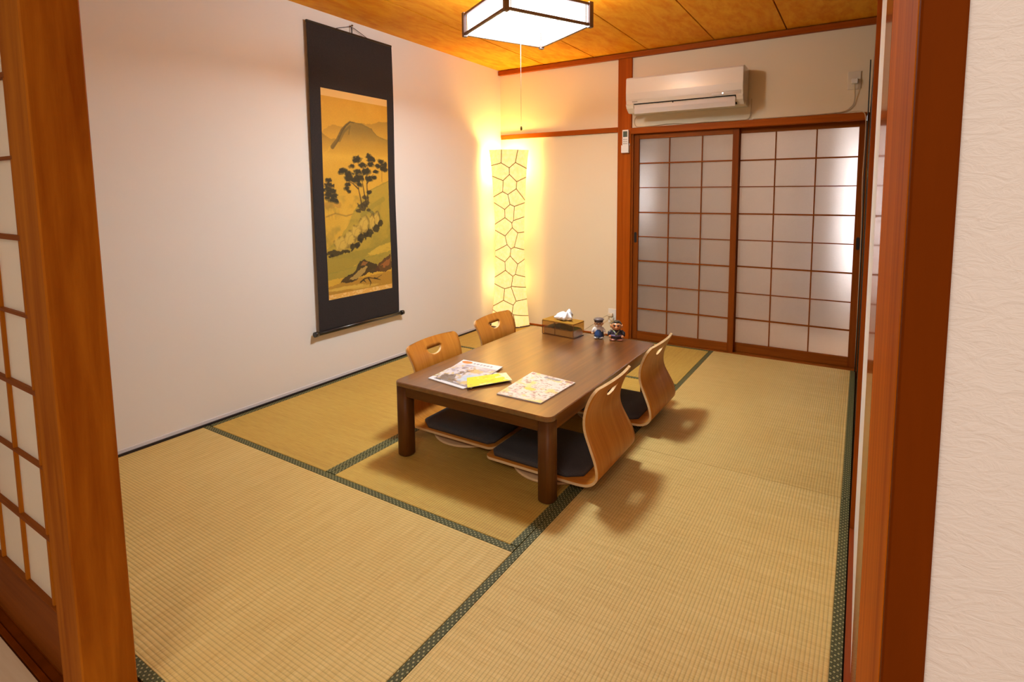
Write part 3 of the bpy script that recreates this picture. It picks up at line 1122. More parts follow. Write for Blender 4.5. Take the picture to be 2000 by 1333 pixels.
def build_chair():
    rt = empty('floor_chair', (0, 0, 0))
    prof = catmull([(0.0, 0.0455), (0.02, 0.0455), (0.12, 0.0455), (0.25, 0.0455), (0.38, 0.0455), (0.46, 0.0465), (0.505, 0.053), (0.535, 0.072), (0.548, 0.102), (0.542, 0.150),
                    (0.520, 0.205), (0.500, 0.255), (0.494, 0.300), (0.502, 0.345), (0.523, 0.395), (0.552, 0.445)], 5)
    # arc length
    L = [0.0]
    for a, b_ in zip(prof[:-1], prof[1:]):
        L.append(L[-1] + math.hypot(b_[0] - a[0], b_[1] - a[1]))
    tot = L[-1]

    def hw(s):
        base = 0.197
        t = s / tot
        # slightly waisted back
        tt = (t - 0.62) / 0.38
        if tt > 0:
            base -= 0.016 * math.sin(math.pi * min(1, tt)) ** 2
            base -= 0.004 * tt
        r = 0.035
        if s < 0.035:
            base -= 0.035 - math.sqrt(max(0, 0.035 ** 2 - (0.035 - s) ** 2))
        if tot - s < r:
            base -= r - math.sqrt(max(0, r * r - (r - (tot - s)) ** 2))
        return base
    th = 0.0055
    bm = bmesh.new()
    nt_ = 16
    ss = sorted(set([0.0, 0.001, 0.004, 0.009, 0.016, 0.025] + [x for x in L if 0.03 < x < tot - 0.05] + [tot - 0.035 + 0.035 * q for q in (0, 0.2, 0.4, 0.6, 0.75, 0.87, 0.95, 0.985, 1.0)]))

    def at(s):
        import bisect
        i = min(max(bisect.bisect_right(L, s) - 1, 0), len(L) - 2)
        t = (s - L[i]) / max(1e-9, L[i + 1] - L[i])
        a, b_ = prof[i], prof[i + 1]
        p = (a[0] + (b_[0] - a[0]) * t, a[1] + (b_[1] - a[1]) * t)
        j0, j1 = max(i - 1, 0), min(i + 2, len(prof) - 1)
        d = (prof[j1][0] - prof[j0][0], prof[j1][1] - prof[j0][1])
        l = math.hypot(*d)
        return p, (-d[1] / l, d[0] / l)
    top, bot = [], []
    for s in ss:
        (px, pz), (nx, nz) = at(s)
        h = max(hw(s), 0.02)
        ra, rb = [], []
        for k in range(nt_ + 1):
            v = -1 + 2 * k / nt_
            # arched top edge
            ext = 0.0
            if s > tot - 0.10:
                ext = -0.012 * (v * v) * ((s - (tot - 0.10)) / 0.10)
            dx, dz = -(-nz), 0
            tx, tz = nz, -nx
            # gentle hollow of the back
            hol = 0.012 * (v * v) * min(1, max(0, (s / tot - 0.6) / 0.2))
            x = px + tx * ext + nx * hol
            z = pz + tz * ext + nz * hol
            ra.append(bm.verts.new((x + nx * th, h * v, z + nz * th)))
            rb.append(bm.verts.new((x - nx * th, h * v, z - nz * th)))
        top.append(ra)
        bot.append(rb)
    for i in range(len(ss) - 1):
        for k in range(nt_):
            f = bm.faces.new((top[i][k], top[i][k + 1], top[i + 1][k + 1], top[i + 1][k]))
            f.smooth = True
            f = bm.faces.new((bot[i][k], bot[i + 1][k], bot[i + 1][k + 1], bot[i][k + 1]))
            f.smooth = True
        for k in (0, nt_):
            f = bm.faces.new((top[i][k], top[i + 1][k], bot[i + 1][k], bot[i][k]) if k else (top[i][k], bot[i][k], bot[i + 1][k], top[i + 1][k]))
            f.material_index = 1
    for i in (0, len(ss) - 1):
        for k in range(nt_):
            f = bm.faces.new((top[i][k], bot[i][k], bot[i][k + 1], top[i][k + 1]) if i else (top[i][k], top[i][k + 1], bot[i][k + 1], bot[i][k]))
            f.material_index = 1
    sh = obj('seat_shell', bm, ['ply', 'ply_edge'], rt)
    # half-round hand hole cut through the back
    cb = bmesh.new()
    poly = []
    zc = 0.398
    R_ = 0.052
    for k in range(15):
        a = math.pi + math.pi * k / 14
        poly.append((R_ * math.cos(a), zc + 0.034 * math.sin(a)))
    lo = [cb.verts.new((0.40, p[0], p[1])) for p in poly]
    hi = [cb.verts.new((0.70, p[0], p[1])) for p in poly]
    cb.faces.new(lo)
    cb.faces.new(list(reversed(hi)))
    for k in range(len(poly)):
        cb.faces.new((lo[k], hi[k], hi[(k + 1) % len(poly)], lo[(k + 1) % len(poly)]))
    for f in cb.faces:
        f.material_index = 1
    cut = obj('cutter', cb, ['ply', 'ply_edge'])
    md = sh.modifiers.new('hole', 'BOOLEAN')
    md.operation = 'DIFFERENCE'
    md.solver = 'EXACT'
    md.object = cut
    bpy.context.view_layer.update()
    dg = bpy.context.evaluated_depsgraph_get()
    nm = bpy.data.meshes.new_from_object(sh.evaluated_get(dg))
    sh.modifiers.clear()
    sh.data = nm
    bpy.data.objects.remove(cut)
    # cushion
    bm = bmesh.new()
    out = [(0.022, -0.150), (0.045, -0.176), (0.40, -0.178), (0.462, -0.135), (0.462, 0.135), (0.40, 0.178), (0.045, 0.176), (0.022, 0.150)]
    z0 = 0.0515
    lv = [(1.0, z0), (1.012, z0 + 0.008), (1.0, z0 + 0.017), (0.965, z0 + 0.023), (0.80, z0 + 0.026), (0.4, z0 + 0.0265)]
    cx = 0.242
    dense = []
    for k in range(len(out)):
        p, q = out[k], out[(k + 1) % len(out)]
        for j in range(4):
            dense.append((p[0] + (q[0] - p[0]) * j / 4, p[1] + (q[1] - p[1]) * j / 4))
    rings = [[bm.verts.new((cx + (p[0] - cx) * s, p[1] * s, z)) for p in dense] for s, z in lv]
    n = len(dense)
    for i in range(len(rings) - 1):
        for k in range(n):
            f = bm.faces.new((rings[i][k], rings[i][(k + 1) % n], rings[i + 1][(k + 1) % n], rings[i + 1][k]))
            f.smooth = True
    bm.faces.new(list(reversed(rings[0])))
    bm.faces.new(rings[-1])
    obj('cushion', bm, 'cushion', rt)
    # round base of bent ply under the seat
    bm = bmesh.new()
    add_lathe(bm, [(0.190, 0.0), (0.197, 0.002), (0.197, 0.009), (0.190, 0.011)], 40, (0.26, 0, 0.0012))
    obj('base_disc', bm, 'ply_edge', rt)
    bm = bmesh.new()
    add_lathe(bm, [(0.10, 0.012), (0.10, 0.0395)], 28, (0.26, 0, 0.0012))
    obj('swivel', bm, 'aircon_slot', rt)
    return rt


chair = build_chair()
spots = [
    (1.510, -2.100, 0.0, 'bentwood legless floor chair on the near right side of the low table'),
    (1.500, -1.460, 0.0, 'bentwood legless floor chair on the far right side near the glazed doors'),
    (1.506, -2.030, math.pi, 'bentwood legless floor chair on the near left side behind the magazines'),
    (1.462, -1.430, math.pi, 'bentwood legless floor chair on the far left in front of the corner lamp'),
]
for i, (x, y, rz, lab) in enumerate(spots):
    c = chair if i == 0 else copy_tree(chair)
    c.location = (x, y, 0)
    c.rotation_euler = (0, 0, rz)
    tag(c, lab, 'chair', 'legless chairs around the low table')


# ------------------------------------------------------------------ printed colour grids
class Canvas:
    def __init__(s, w_, h_, base):
        s.w, s.h = w_, h_
        s.a = np.zeros((h_, w_, 3))
        s.a[:] = np.array(lin(base)[:3])
        s.yy, s.xx = np.mgrid[0:h_, 0:w_]
        s.u = (s.xx + 0.5) / w_
        s.v = (s.yy + 0.5) / h_
        s.asp = 1.0
        s.rng = np.random.RandomState(5)

    def noise(s, fx, fy, seed):
        r = np.random.RandomState(seed)
        out = np.zeros((s.h, s.w))
        amp = 1.0
        for o_ in range(3):
            nx, ny = int(fx * 2 ** o_) + 2, int(fy * 2 ** o_) + 2
            g = r.rand(ny + 1, nx + 1)
            X = s.u * (nx - 1)
            Y = s.v * (ny - 1)
            i, j = X.astype(int), Y.astype(int)
            fu, fv = X - i, Y - j
            fu, fv = fu * fu * (3 - 2 * fu), fv * fv * (3 - 2 * fv)
            out += amp * ((g[j, i] * (1 - fu) + g[j, i + 1] * fu) * (1 - fv) + (g[j + 1, i] * (1 - fu) + g[j + 1, i + 1] * fu) * fv)
            amp *= 0.5
        return out / 1.75

    def blend(s, mask, rgb, op=1.0):
        mk = np.clip(mask, 0, 1)[..., None] * op
        s.a = s.a * (1 - mk) + np.array(lin(rgb)[:3]) * mk

    def poly(s, pts, rgb, op=1.0, soft=0.0, fade=None, rough=0.0, seed=1):
        uu, vv = s.u, s.v
        if rough:
            uu = uu + (s.noise(30, 60, seed) - 0.5) * rough
            vv = vv + (s.noise(30, 60, seed + 9) - 0.5) * rough * 0.5
        inside = np.zeros_like(uu, bool)
        n = len(pts)
        for k in range(n):
            x1, y1 = pts[k]
            x2, y2 = pts[(k + 1) % n]
            c = ((y1 > vv) != (y2 > vv)) & (uu < (x2 - x1) * (vv - y1) / (y2 - y1 + 1e-12) + x1)
            inside ^= c
        mk = inside.astype(float)
        if fade:
            v0, v1 = fade
            mk = mk * np.clip((v1 - s.v) / (v1 - v0), 0, 1)
        s.blend(mk, rgb, op)

    def blob(s, cx, cy, rx, ry, rgb, op=1.0, rough=0.5, seed=1, sharp=4.0):
        d = np.sqrt(((s.u - cx) / rx) ** 2 + ((s.v - cy) / ry) ** 2)
        d = d + (s.noise(26, 60, seed) - 0.5) * rough * 2
        s.blend((1 - d) * sharp, rgb, op)

    def stroke(s, pts, w0, rgb, op=1.0, w1=None, asp=2.5):
        w1 = w0 if w1 is None else w1
        best = np.full_like(s.u, -1e9)
        n = len(pts) - 1
        for k in range(n):
            x1, y1 = pts[k]
            x2, y2 = pts[k + 1]
            y1, y2, V = y1 * asp, y2 * asp, s.v * asp
            dx, dy = x2 - x1, y2 - y1
            t = np.clip(((s.u - x1) * dx + (V - y1) * dy) / (dx * dx + dy * dy + 1e-12), 0, 1)
            d = np.hypot(s.u - x1 - t * dx, V - y1 - t * dy)
            ww = w0 + (w1 - w0) * (k + t) / n
            best = np.maximum(best, (ww - d) / 0.006)
        s.blend(best, rgb, op)


def print_grid(name, cv, P, material, parent):
    """mesh grid of cv.w x cv.h quads coloured per face corner; P(u, v) gives the position"""
    w_, h_ = cv.w, cv.h
    us = np.linspace(0, 1, w_ + 1)
    vs = np.linspace(0, 1, h_ + 1)
    co = np.array([P(u, v) for v in vs for u in us], dtype=np.float32)
    me = bpy.data.meshes.new(name)
    idx = np.arange((w_ + 1) * (h_ + 1)).reshape(h_ + 1, w_ + 1)
    q = np.stack([idx[1:, :-1], idx[1:, 1:], idx[:-1, 1:], idx[:-1, :-1]], -1).reshape(-1, 4)
    me.vertices.add(len(co))
    me.vertices.foreach_set('co', co.ravel())
    me.loops.add(q.size)
    me.loops.foreach_set('vertex_index', q.ravel().astype(np.int32))
    me.polygons.add(len(q))
    me.polygons.foreach_set('loop_start', np.arange(0, q.size, 4, dtype=np.int32))
    me.update(calc_edges=True)
    at = me.color_attributes.new('print', 'FLOAT_COLOR', 'CORNER')
    cols = np.ones((len(q), 4, 4), dtype=np.float32)
    cols[:, :, :3] = cv.a.reshape(-1, 1, 3)
    at.data.foreach_set('color', cols.ravel())
    me.materials.append(M[material])
    o = bpy.data.objects.new(name, me)
    COL.objects.link(o)
    o.parent = parent
    return o


# ------------------------------------------------------------------ hanging scroll
def paint_landscape():
    c = Canvas(150, 380, (206, 158, 52))
    # silk tone, darker towards the sky
    n = c.noise(6, 14, 3)
    c.blend((0.5 - c.v) * 1.1 * (0.6 + 0.6 * n), (196, 138, 36), 0.8)
    c.blend((n - 0.45) * 1.6, (222, 178, 76), 0.5)
    c.blend(np.clip((c.v - 0.35) * 2, 0, 1) * c.noise(8, 16, 5), (190, 162, 62), 0.5)
    ink = (62, 50, 24)
    # distant ranges
    c.poly([(0.0, 0.20), (0.075, 0.179), (0.15, 0.164), (0.244, 0.166), (0.31, 0.172), (0.4, 0.19), (0.4, 0.26), (0.0, 0.26)], (150, 112, 40), 0.6, fade=(0.165, 0.235), rough=0.02)
    c.poly([(0.42, 0.15), (0.563, 0.140), (0.733, 0.136), (0.842, 0.121), (1.0, 0.113), (1.0, 0.24), (0.42, 0.24)], (140, 108, 42), 0.65, fade=(0.12, 0.235), rough=0.02)
    # main mountain
    c.poly([(0.05, 0.301), (0.156, 0.262), (0.217, 0.229), (0.279, 0.183), (0.34, 0.156), (0.402, 0.137), (0.483, 0.137), (0.604, 0.144), (0.729, 0.159), (0.813, 0.189), (0.9, 0.203), (1.0, 0.205), (1.0, 0.31)],
           (126, 102, 44), 0.85, fade=(0.17, 0.31), rough=0.02)
    c.stroke([(0.14, 0.268), (0.217, 0.231), (0.279, 0.185), (0.34, 0.158), (0.402, 0.139), (0.46, 0.142)], 0.030, (70, 58, 30), 0.75, 0.008)
    c.stroke([(0.24, 0.235), (0.31, 0.19), (0.40, 0.16), (0.38, 0.20)], 0.022, (96, 80, 40), 0.6, 0.01)
    c.stroke([(0.46, 0.14), (0.604, 0.146), (0.729, 0.161), (0.813, 0.191), (0.93, 0.206)], 0.006, (90, 72, 32), 0.6)
    c.poly([(0.0, 0.206), (0.069, 0.225), (0.142, 0.231), (0.19, 0.227), (0.0, 0.31)], (130, 102, 44), 0.75, fade=(0.2, 0.3), rough=0.02)
    # mist line
    c.blend(np.exp(-((c.v - 0.315) / 0.02) ** 2), (214, 170, 66), 0.5)
    # far shore left
    c.stroke([(0.02, 0.60), (0.15, 0.585), (0.30, 0.60), (0.42, 0.59)], 0.012, (130, 100, 40), 0.6)
    for x in (0.05, 0.09, 0.14):
        c.stroke([(x, 0.565), (x + 0.01, 0.615)], 0.004, ink, 0.6)
    c.blob(0.08, 0.545, 0.14, 0.02, (176, 124, 48), 0.6, 0.6, 11)
    # hillside
    hill = [(0.20, 0.70), (0.344, 0.637), (0.42, 0.575), (0.50, 0.545), (0.696, 0.469), (1.0, 0.42), (1.0, 0.80), (0.60, 0.82), (0.0, 0.80), (0.0, 0.76)]
    c.poly(hill, (166, 142, 52), 0.8, rough=0.02)
    c.blend(((c.noise(10, 26, 21) - 0.5) * 3) * (c.v > 0.5) * (c.v < 0.86), (128, 118, 50), 0.5)
    c.stroke([(0.42, 0.58), (0.55, 0.535), (0.7, 0.472), (1.0, 0.425)], 0.006, (110, 92, 36), 0.6)
    c.stroke([(0.55, 0.60), (0.72, 0.555), (0.9, 0.52)], 0.035, (140, 126, 50), 0.5)
    # trunks
    for t in ([(0.552, 0.56), (0.525, 0.50), (0.506, 0.469), (0.52, 0.43), (0.49, 0.385)], [(0.61, 0.53), (0.585, 0.47), (0.57, 0.43), (0.60, 0.36)], [(0.652, 0.525), (0.640, 0.46), (0.645, 0.40), (0.66, 0.34)],
              [(0.50, 0.465), (0.42, 0.44), (0.36, 0.43)], [(0.64, 0.44), (0.70, 0.41), (0.75, 0.39)]):
        c.stroke(t, 0.013, (74, 50, 26), 0.95, 0.006)
    c.stroke([(0.888, 0.427), (0.892, 0.39), (0.896, 0.34)], 0.006, ink, 0.9)
    c.stroke([(0.06, 0.53), (0.07, 0.43)], 0.007, ink, 0.9)
    # pine foliage pads
    pads = [(0.502, 0.316, 0.075), (0.692, 0.299, 0.065), (0.72, 0.315, 0.07), (0.47, 0.325, 0.05), (0.417, 0.352, 0.055), (0.583, 0.345, 0.07), (0.712, 0.340, 0.06), (0.30, 0.378, 0.075), (0.25, 0.385, 0.05), (0.373, 0.392, 0.07),
            (0.515, 0.378, 0.08), (0.64, 0.378, 0.08), (0.53, 0.408, 0.08), (0.681, 0.412, 0.07), (0.371, 0.412, 0.08), (0.473, 0.425, 0.07), (0.76, 0.405, 0.05), (0.80, 0.375, 0.05), (0.325, 0.463, 0.05), (0.36, 0.478, 0.045),
            (0.529, 0.442, 0.055), (0.34, 0.445, 0.05), (0.888, 0.322, 0.07), (0.93, 0.338, 0.065), (0.83, 0.345, 0.05), (0.90, 0.355, 0.06), (0.95, 0.362, 0.05),
            (0.075, 0.425, 0.05), (0.06, 0.448, 0.06), (0.10, 0.452, 0.05), (0.05, 0.470, 0.06), (0.11, 0.480, 0.07), (0.06, 0.492, 0.06), (0.14, 0.502, 0.06), (0.04, 0.510, 0.05), (0.12, 0.520, 0.06), (0.17, 0.527, 0.045), (0.673, 0.482, 0.045)]
    for i, (x, y, r) in enumerate(pads):
        c.blob(x, y + 0.004, r * 1.02, r * 0.24, (88, 74, 30), 0.85, 0.5, 40 + i, 3)
        c.blob(x, y, r * 0.9, r * 0.20, (48, 42, 22), 0.95, 0.8, 80 + i, 4)
    for x, y, r in ((0.56, 0.555, 0.08), (0.63, 0.540, 0.07), (0.606, 0.509, 0.05), (0.66, 0.575, 0.04), (0.50, 0.575, 0.04)):
        c.blob(x, y, r, r * 0.25, (62, 50, 26), 0.9, 0.8, int(x * 900), 4)
    for i in range(9):
        c.blob(0.70 + 0.02 * (i % 3), 0.585 + i * 0.008, 0.035, 0.006, (110, 104, 60), 0.8, 0.6, 200 + i)
    # pale cliff rocks with ink shadows
    for i, (x, y, rx, ry) in enumerate([(0.22, 0.735, 0.12, 0.035), (0.337, 0.715, 0.085, 0.038), (0.442, 0.683, 0.085, 0.036), (0.571, 0.645, 0.085, 0.045), (0.70, 0.64, 0.05, 0.045), (0.78, 0.625, 0.045, 0.045)]):
        c.blob(x + 0.01, y - 0.002, rx * 1.08, ry * 1.08, (104, 82, 38), 0.8, 0.25, 300 + i, 6)
        c.blob(x, y, rx, ry, (200, 166, 78), 0.95, 0.3, 320 + i, 3)
        c.stroke([(x - rx * 0.5, y + ry * 0.7), (x - rx * 0.1, y - ry * 0.3), (x + rx * 0.5, y - ry * 0.6)], 0.006, (150, 120, 56), 0.7)
    for i, (x, y, rx, ry) in enumerate([(0.521, 0.712, 0.07, 0.022), (0.65, 0.694, 0.06, 0.022), (0.762, 0.668, 0.05, 0.022), (0.40, 0.752, 0.08, 0.018), (0.30, 0.774, 0.06, 0.010), (0.454, 0.745, 0.05, 0.015), (0.84, 0.645, 0.05, 0.016), (0.12, 0.778, 0.12, 0.016), (0.05, 0.79, 0.05, 0.01), (0.60, 0.70, 0.05, 0.015), (0.50, 0.728, 0.03, 0.012)]):
        c.blob(x, y, rx, ry, (46, 38, 20), 0.92, 0.7, 340 + i, 5)
    # banks and water
    c.poly([(0.0, 0.80), (0.30, 0.785), (0.75, 0.765), (1.0, 0.715), (1.0, 0.75), (0.66, 0.795), (0.35, 0.86), (0.0, 0.875)], (150, 132, 52), 0.85, rough=0.02)
    c.poly([(0.6, 0.80), (0.8, 0.765), (1.0, 0.752), (1.0, 0.80), (0.8, 0.815)], (206, 170, 66), 0.8, rough=0.02)
    c.poly([(0.0, 0.872), (0.4, 0.855), (0.5, 0.82), (1.0, 0.795), (1.0, 0.86), (0.4, 0.90), (0.0, 0.905)], (138, 130, 56), 0.7, rough=0.02)
    c.poly([(0.0, 0.94), (0.2, 0.925), (0.6, 0.915), (1.0, 0.905), (1.0, 0.978), (0.0, 0.978)], (160, 116, 44), 0.7, rough=0.02)
    c.blob(0.25, 0.955, 0.3, 0.010, (214, 176, 84), 0.8, 0.3, 401)
    c.blob(0.55, 0.965, 0.25, 0.008, (214, 176, 84), 0.6, 0.3, 402)
    # foreground rocks
    rk = [(0.175, 0.925), (0.215, 0.905), (0.315, 0.893), (0.4, 0.878), (0.465, 0.835), (0.55, 0.825), (0.656, 0.845), (0.742, 0.857), (0.80, 0.895), (0.70, 0.903), (0.608, 0.899), (0.477, 0.915), (0.312, 0.932)]
    c.poly(rk, (58, 44, 24), 0.95, rough=0.03)
    c.poly([(0.30, 0.918), (0.40, 0.895), (0.50, 0.868), (0.60, 0.862), (0.52, 0.900), (0.42, 0.918)], (176, 146, 84), 0.85, rough=0.03, seed=4)
    c.poly([(0.48, 0.853), (0.53, 0.838), (0.61, 0.843), (0.56, 0.858)], (150, 100, 52), 0.8, rough=0.02, seed=6)
    c.poly([(0.78, 0.858), (0.88, 0.835), (1.0, 0.815), (1.0, 0.90), (0.85, 0.905), (0.70, 0.895)], (84, 52, 28), 0.92, rough=0.03, seed=8)
    c.poly([(0.82, 0.862), (0.92, 0.842), (0.99, 0.835), (0.97, 0.87), (0.86, 0.884)], (160, 100, 52), 0.8, rough=0.04, seed=10)
    for t in ([(0.475, 0.939), (0.54, 0.925), (0.604, 0.922), (0.72, 0.935), (0.825, 0.92)], [(0.60, 0.925), (0.64, 0.95), (0.62, 0.968)], [(0.70, 0.93), (0.80, 0.945)], [(0.52, 0.93), (0.56, 0.945)]):
        c.stroke(t, 0.014, (48, 38, 20), 0.95, 0.006)
    for i in range(14):
        x = 0.78 + 0.015 * i
        c.stroke([(x, 0.825 - 0.003 * i), (x + 0.008, 0.805 - 0.003 * i)], 0.003, (110, 92, 40), 0.7)
    c.a *= np.array([1.0, 0.97, 0.72])
    # fine silk mottling
    c.a *= (0.92 + 0.16 * c.rng.rand(c.h, c.w, 1) * 0.6 + 0.05)
    # cream bands top and bottom
    c.blend((c.v < 0.034).astype(float), (226, 184, 110), 1.0)
    c.blend((c.v > 0.975).astype(float), (222, 168, 78), 1.0)
    c.blend((c.v > 0.975) * (c.noise(40, 120, 77) > 0.55), (236, 200, 130), 0.7)
    c.a = np.clip(c.a, 0, 1)
    return c


def build_scroll():
    y0, y1, zt, zb = -2.006, -1.338, 2.223, 0.338
    rt = tag(empty('hanging_scroll', (0.0, (y0 + y1) / 2, zb)), 'tall hanging scroll of a mountain landscape on dark cloth on the left wall', 'scroll')
    oy, oz = (y0 + y1) / 2, zb

    def bow(v):                      # hangs slightly off the wall and curls a little
        return 0.022 + 0.004 * math.sin(v * 9.0)
    bm = bmesh.new()
    n = 40
    fr = []
    for j in range(n + 1):
        v = j / n
        z = zt + (zb - zt) * v
        x = bow(v)
        fr.append([bm.verts.new((x - 0.0015, y0 - oy, z - oz)), bm.verts.new((x, y0 - oy, z - oz)), bm.verts.new((x, y1 - oy, z - oz)), bm.verts.new((x - 0.0015, y1 - oy, z - oz))])
    for j in range(n):
        for k in range(4):
            bm.faces.new((fr[j][k], fr[j][(k + 1) % 4], fr[j + 1][(k + 1) % 4], fr[j + 1][k]))
    bm.faces.new(fr[0])
    bm.faces.new(list(reversed(fr[-1])))
    obj('mount_cloth', bm, 'scroll_cloth', rt)
    cv = paint_landscape()
    py0, py1, pz0, pz1 = -1.930, -1.400, 1.849, 0.533

    def P(u, v):
        z = pz0 + (pz1 - pz0) * v
        return (bow((zt - z) / (zt - zb)) + 0.0006, py0 + (py1 - py0) * u - oy, z - oz)
    print_grid('painting', cv, P, 'painting', rt)
    bm = bmesh.new()
    add_cyl(bm, (0.026, -0.348, -0.002), (0.026, 0.348, -0.002), 0.013, seg=16)
    rod = obj('bottom_rod', bm, 'scroll_rod', rt)
    for s in (-1, 1):
        bm = bmesh.new()
        add_cyl(bm, (0.026, s * 0.348, -0.002), (0.026, s * 0.372, -0.002), 0.0165, seg=16)
        obj('rod_knob', bm, 'scroll_rod', rod)
    bm = bmesh.new()
    add_box(bm, 0.012, 0.026, y0 - oy, y1 - oy, zt - oz - 0.006, zt - oz + 0.008, 0.002)
    top = obj('top_stave', bm, 'scroll_rod', rt)
    bm = bmesh.new()
    zz = zt - oz
    add_tube(bm, [(0.018, -0.135, zz + 0.004), (0.016, -0.02, zz + 0.045), (0.016, 0.0, zz + 0.048), (0.016, 0.02, zz + 0.045), (0.018, 0.135, zz + 0.004)], 0.0022, 6)
    add_tube(bm, [(0.018, 0.0, zz + 0.048), (0.019, 0.001, zz + 0.0)], 0.0035, 6)
    obj('hanging_cord', bm, 'scroll_rod', rt)
    nail = bmesh.new()
    add_cyl(nail, (0.0, 0, zz + 0.054), (0.022, 0, zz + 0.056), 0.003, seg=8)
    add_cyl(nail, (0.022, 0, zz + 0.056), (0.027, 0, zz + 0.056), 0.006, seg=10)
    obj('nail', nail, 'brass', rt)
    return rt


build_scroll()


# ------------------------------------------------------------------ magazines and leaflet
def flat_print(name, label, corners, z0, thick, cv, cat):
    """corners in world xy, order: top-left, top-right, bottom-right, bottom-left of the page"""
    cx = sum(p[0] for p in corners) / 4
    cy = sum(p[1] for p in corners) / 4
    rt = tag(empty(name, (cx, cy, z0)), label, cat, 'magazines and leaflets on the low table')
    q = [(p[0] - cx, p[1] - cy) for p in corners]
    bm = bmesh.new()
    poly = [q[3], q[2], q[1], q[0]]
    add_prism(bm, poly, 0.0, thick)
    obj('pages', bm, 'page', rt)

    def P(u, v):
        a = (q[0][0] * (1 - u) + q[1][0] * u, q[0][1] * (1 - u) + q[1][1] * u)
        b_ = (q[3][0] * (1 - u) + q[2][0] * u, q[3][1] * (1 - u) + q[2][1] * u)
        return (a[0] * (1 - v) + b_[0] * v, a[1] * (1 - v) + b_[1] * v, thick + 0.0004)
    print_grid('cover', cv, P, 'print', rt)
    return rt


def cover_town():
    c = Canvas(80, 104, (226, 220, 224))
    c.poly([(0, 0.17), (1, 0.17), (1, 1), (0, 1)], (206, 200, 206), 1)
    n = c.noise(6, 8, 1)
    c.blend(((n - 0.45) * 4) * (c.v > 0.2), (150, 140, 158), 0.8)
    c.blend(((c.noise(14, 16, 2) - 0.55) * 6) * (c.v > 0.25), (206, 176, 80), 0.8)
    c.blend(((c.noise(10, 12, 3) - 0.6) * 8) * (c.v > 0.3), (112, 78, 58), 0.8)
    c.blob(0.62, 0.42, 0.2, 0.09, (226, 176, 112), 0.9, 0.4, 5)
    c.poly([(0.55, 0.62), (0.95, 0.45), (1.0, 0.75), (0.5, 0.9)], (176, 200, 222), 0.85, rough=0.05)
    c.stroke([(0.1, 0.9), (0.4, 0.6), (0.55, 0.4)], 0.02, (92, 56, 56), 0.8, asp=1.3)
    c.poly([(0.05, 0.8), (0.35, 0.72), (0.5, 1.0), (0.1, 1.0)], (90, 70, 50), 0.8, rough=0.1)
    c.blend(((c.u - 0.17) / 0.13) ** 2 + ((c.v - 0.10) / 0.065) ** 2 < 1, (226, 122, 44))
    # masthead letters, too small to read
    for k in range(6):
        x = 0.34 + k * 0.085
        c.poly([(x, 0.075), (x + 0.06, 0.075), (x + 0.05, 0.135), (x, 0.135)], (96, 94, 108), 0.7, rough=0.03, seed=k)
    return c


def cover_under():
    c = Canvas(60, 90, (214, 208, 200))
    c.blend((c.noise(8, 10, 11) - 0.45) * 5, (170, 150, 60), 0.9)
    c.blend((c.noise(10, 14, 12) - 0.55) * 6, (84, 70, 50), 0.9)
    c.poly([(0, 0.86), (1, 0.86), (1, 1), (0, 1)], (224, 218, 222), 1)
    c.poly([(0.1, 0.90), (0.3, 0.90), (0.3, 0.94), (0.1, 0.94)], (110, 100, 110), 0.8)
    return c


def cover_yellow():
    c = Canvas(90, 50, (228, 212, 36))
    c.blend((c.noise(6, 4, 21) - 0.62) * 8, (238, 234, 180), 0.9)
    c.blend((c.noise(9, 6, 22) - 0.6) * 6, (206, 190, 20), 0.8)
    c.poly([(0.8, 0), (1, 0), (1, 1), (0.93, 1)], (224, 222, 190), 0.9, rough=0.05)
    c.blend((c.noise(14, 9, 23) - 0.68) * 8, (196, 150, 60), 0.7)
    return c


def cover_map():
    c = Canvas(90, 110, (228, 214, 206))
    c.blend((c.noise(7, 9, 31) - 0.5) * 4, (222, 190, 172), 0.8)
    c.blend((c.noise(12, 18, 32) - 0.58) * 7, (196, 172, 176), 0.85)
    c.blend((c.noise(18, 30, 33) - 0.62) * 9, (150, 118, 92), 0.8)
    c.blend((c.noise(5, 7, 34) - 0.6) * 8, (236, 206, 120), 0.8)
    c.blob(0.45, 0.62, 0.13, 0.06, (240, 200, 84), 0.9, 0.3, 35)
    rs = np.random.RandomState(3)
    for k in range(26):         # busy little brush marks of the middle title
        x, y = 0.42 + 0.36 * rs.rand(), 0.36 + 0.2 * rs.rand()
        c.stroke([(x, y), (x + 0.05 * (rs.rand() - 0.5), y + 0.05 * (rs.rand() - 0.2))], 0.008, (128, 96, 56), 0.8, asp=1.2)
    c.poly([(0.36, 0.05), (0.72, 0.05), (0.72, 0.12), (0.36, 0.12)], (112, 112, 124), 0.8, rough=0.06)
    for x in (0.03, 0.82, 0.9):
        c.poly([(x, 0.02), (x + 0.08, 0.02), (x + 0.08, 0.09), (x, 0.09)], (150, 90, 92), 0.8, rough=0.03)
    for k in range(14):
        x, y = rs.rand(), 0.2 + 0.75 * rs.rand()
        c.blob(x, y, 0.03, 0.02, (176, 140, 116), 0.8, 0.5, 50 + k)
    return c


def on_table(px, py, z):
    d = F + R * ((px - PPX) / FPX) - U * ((py - PPY) / FPX)
    t = (z - 1.19807267) / d.z
    return (2.89983715 + t * d.x, -4.11174935 + t * d.y)


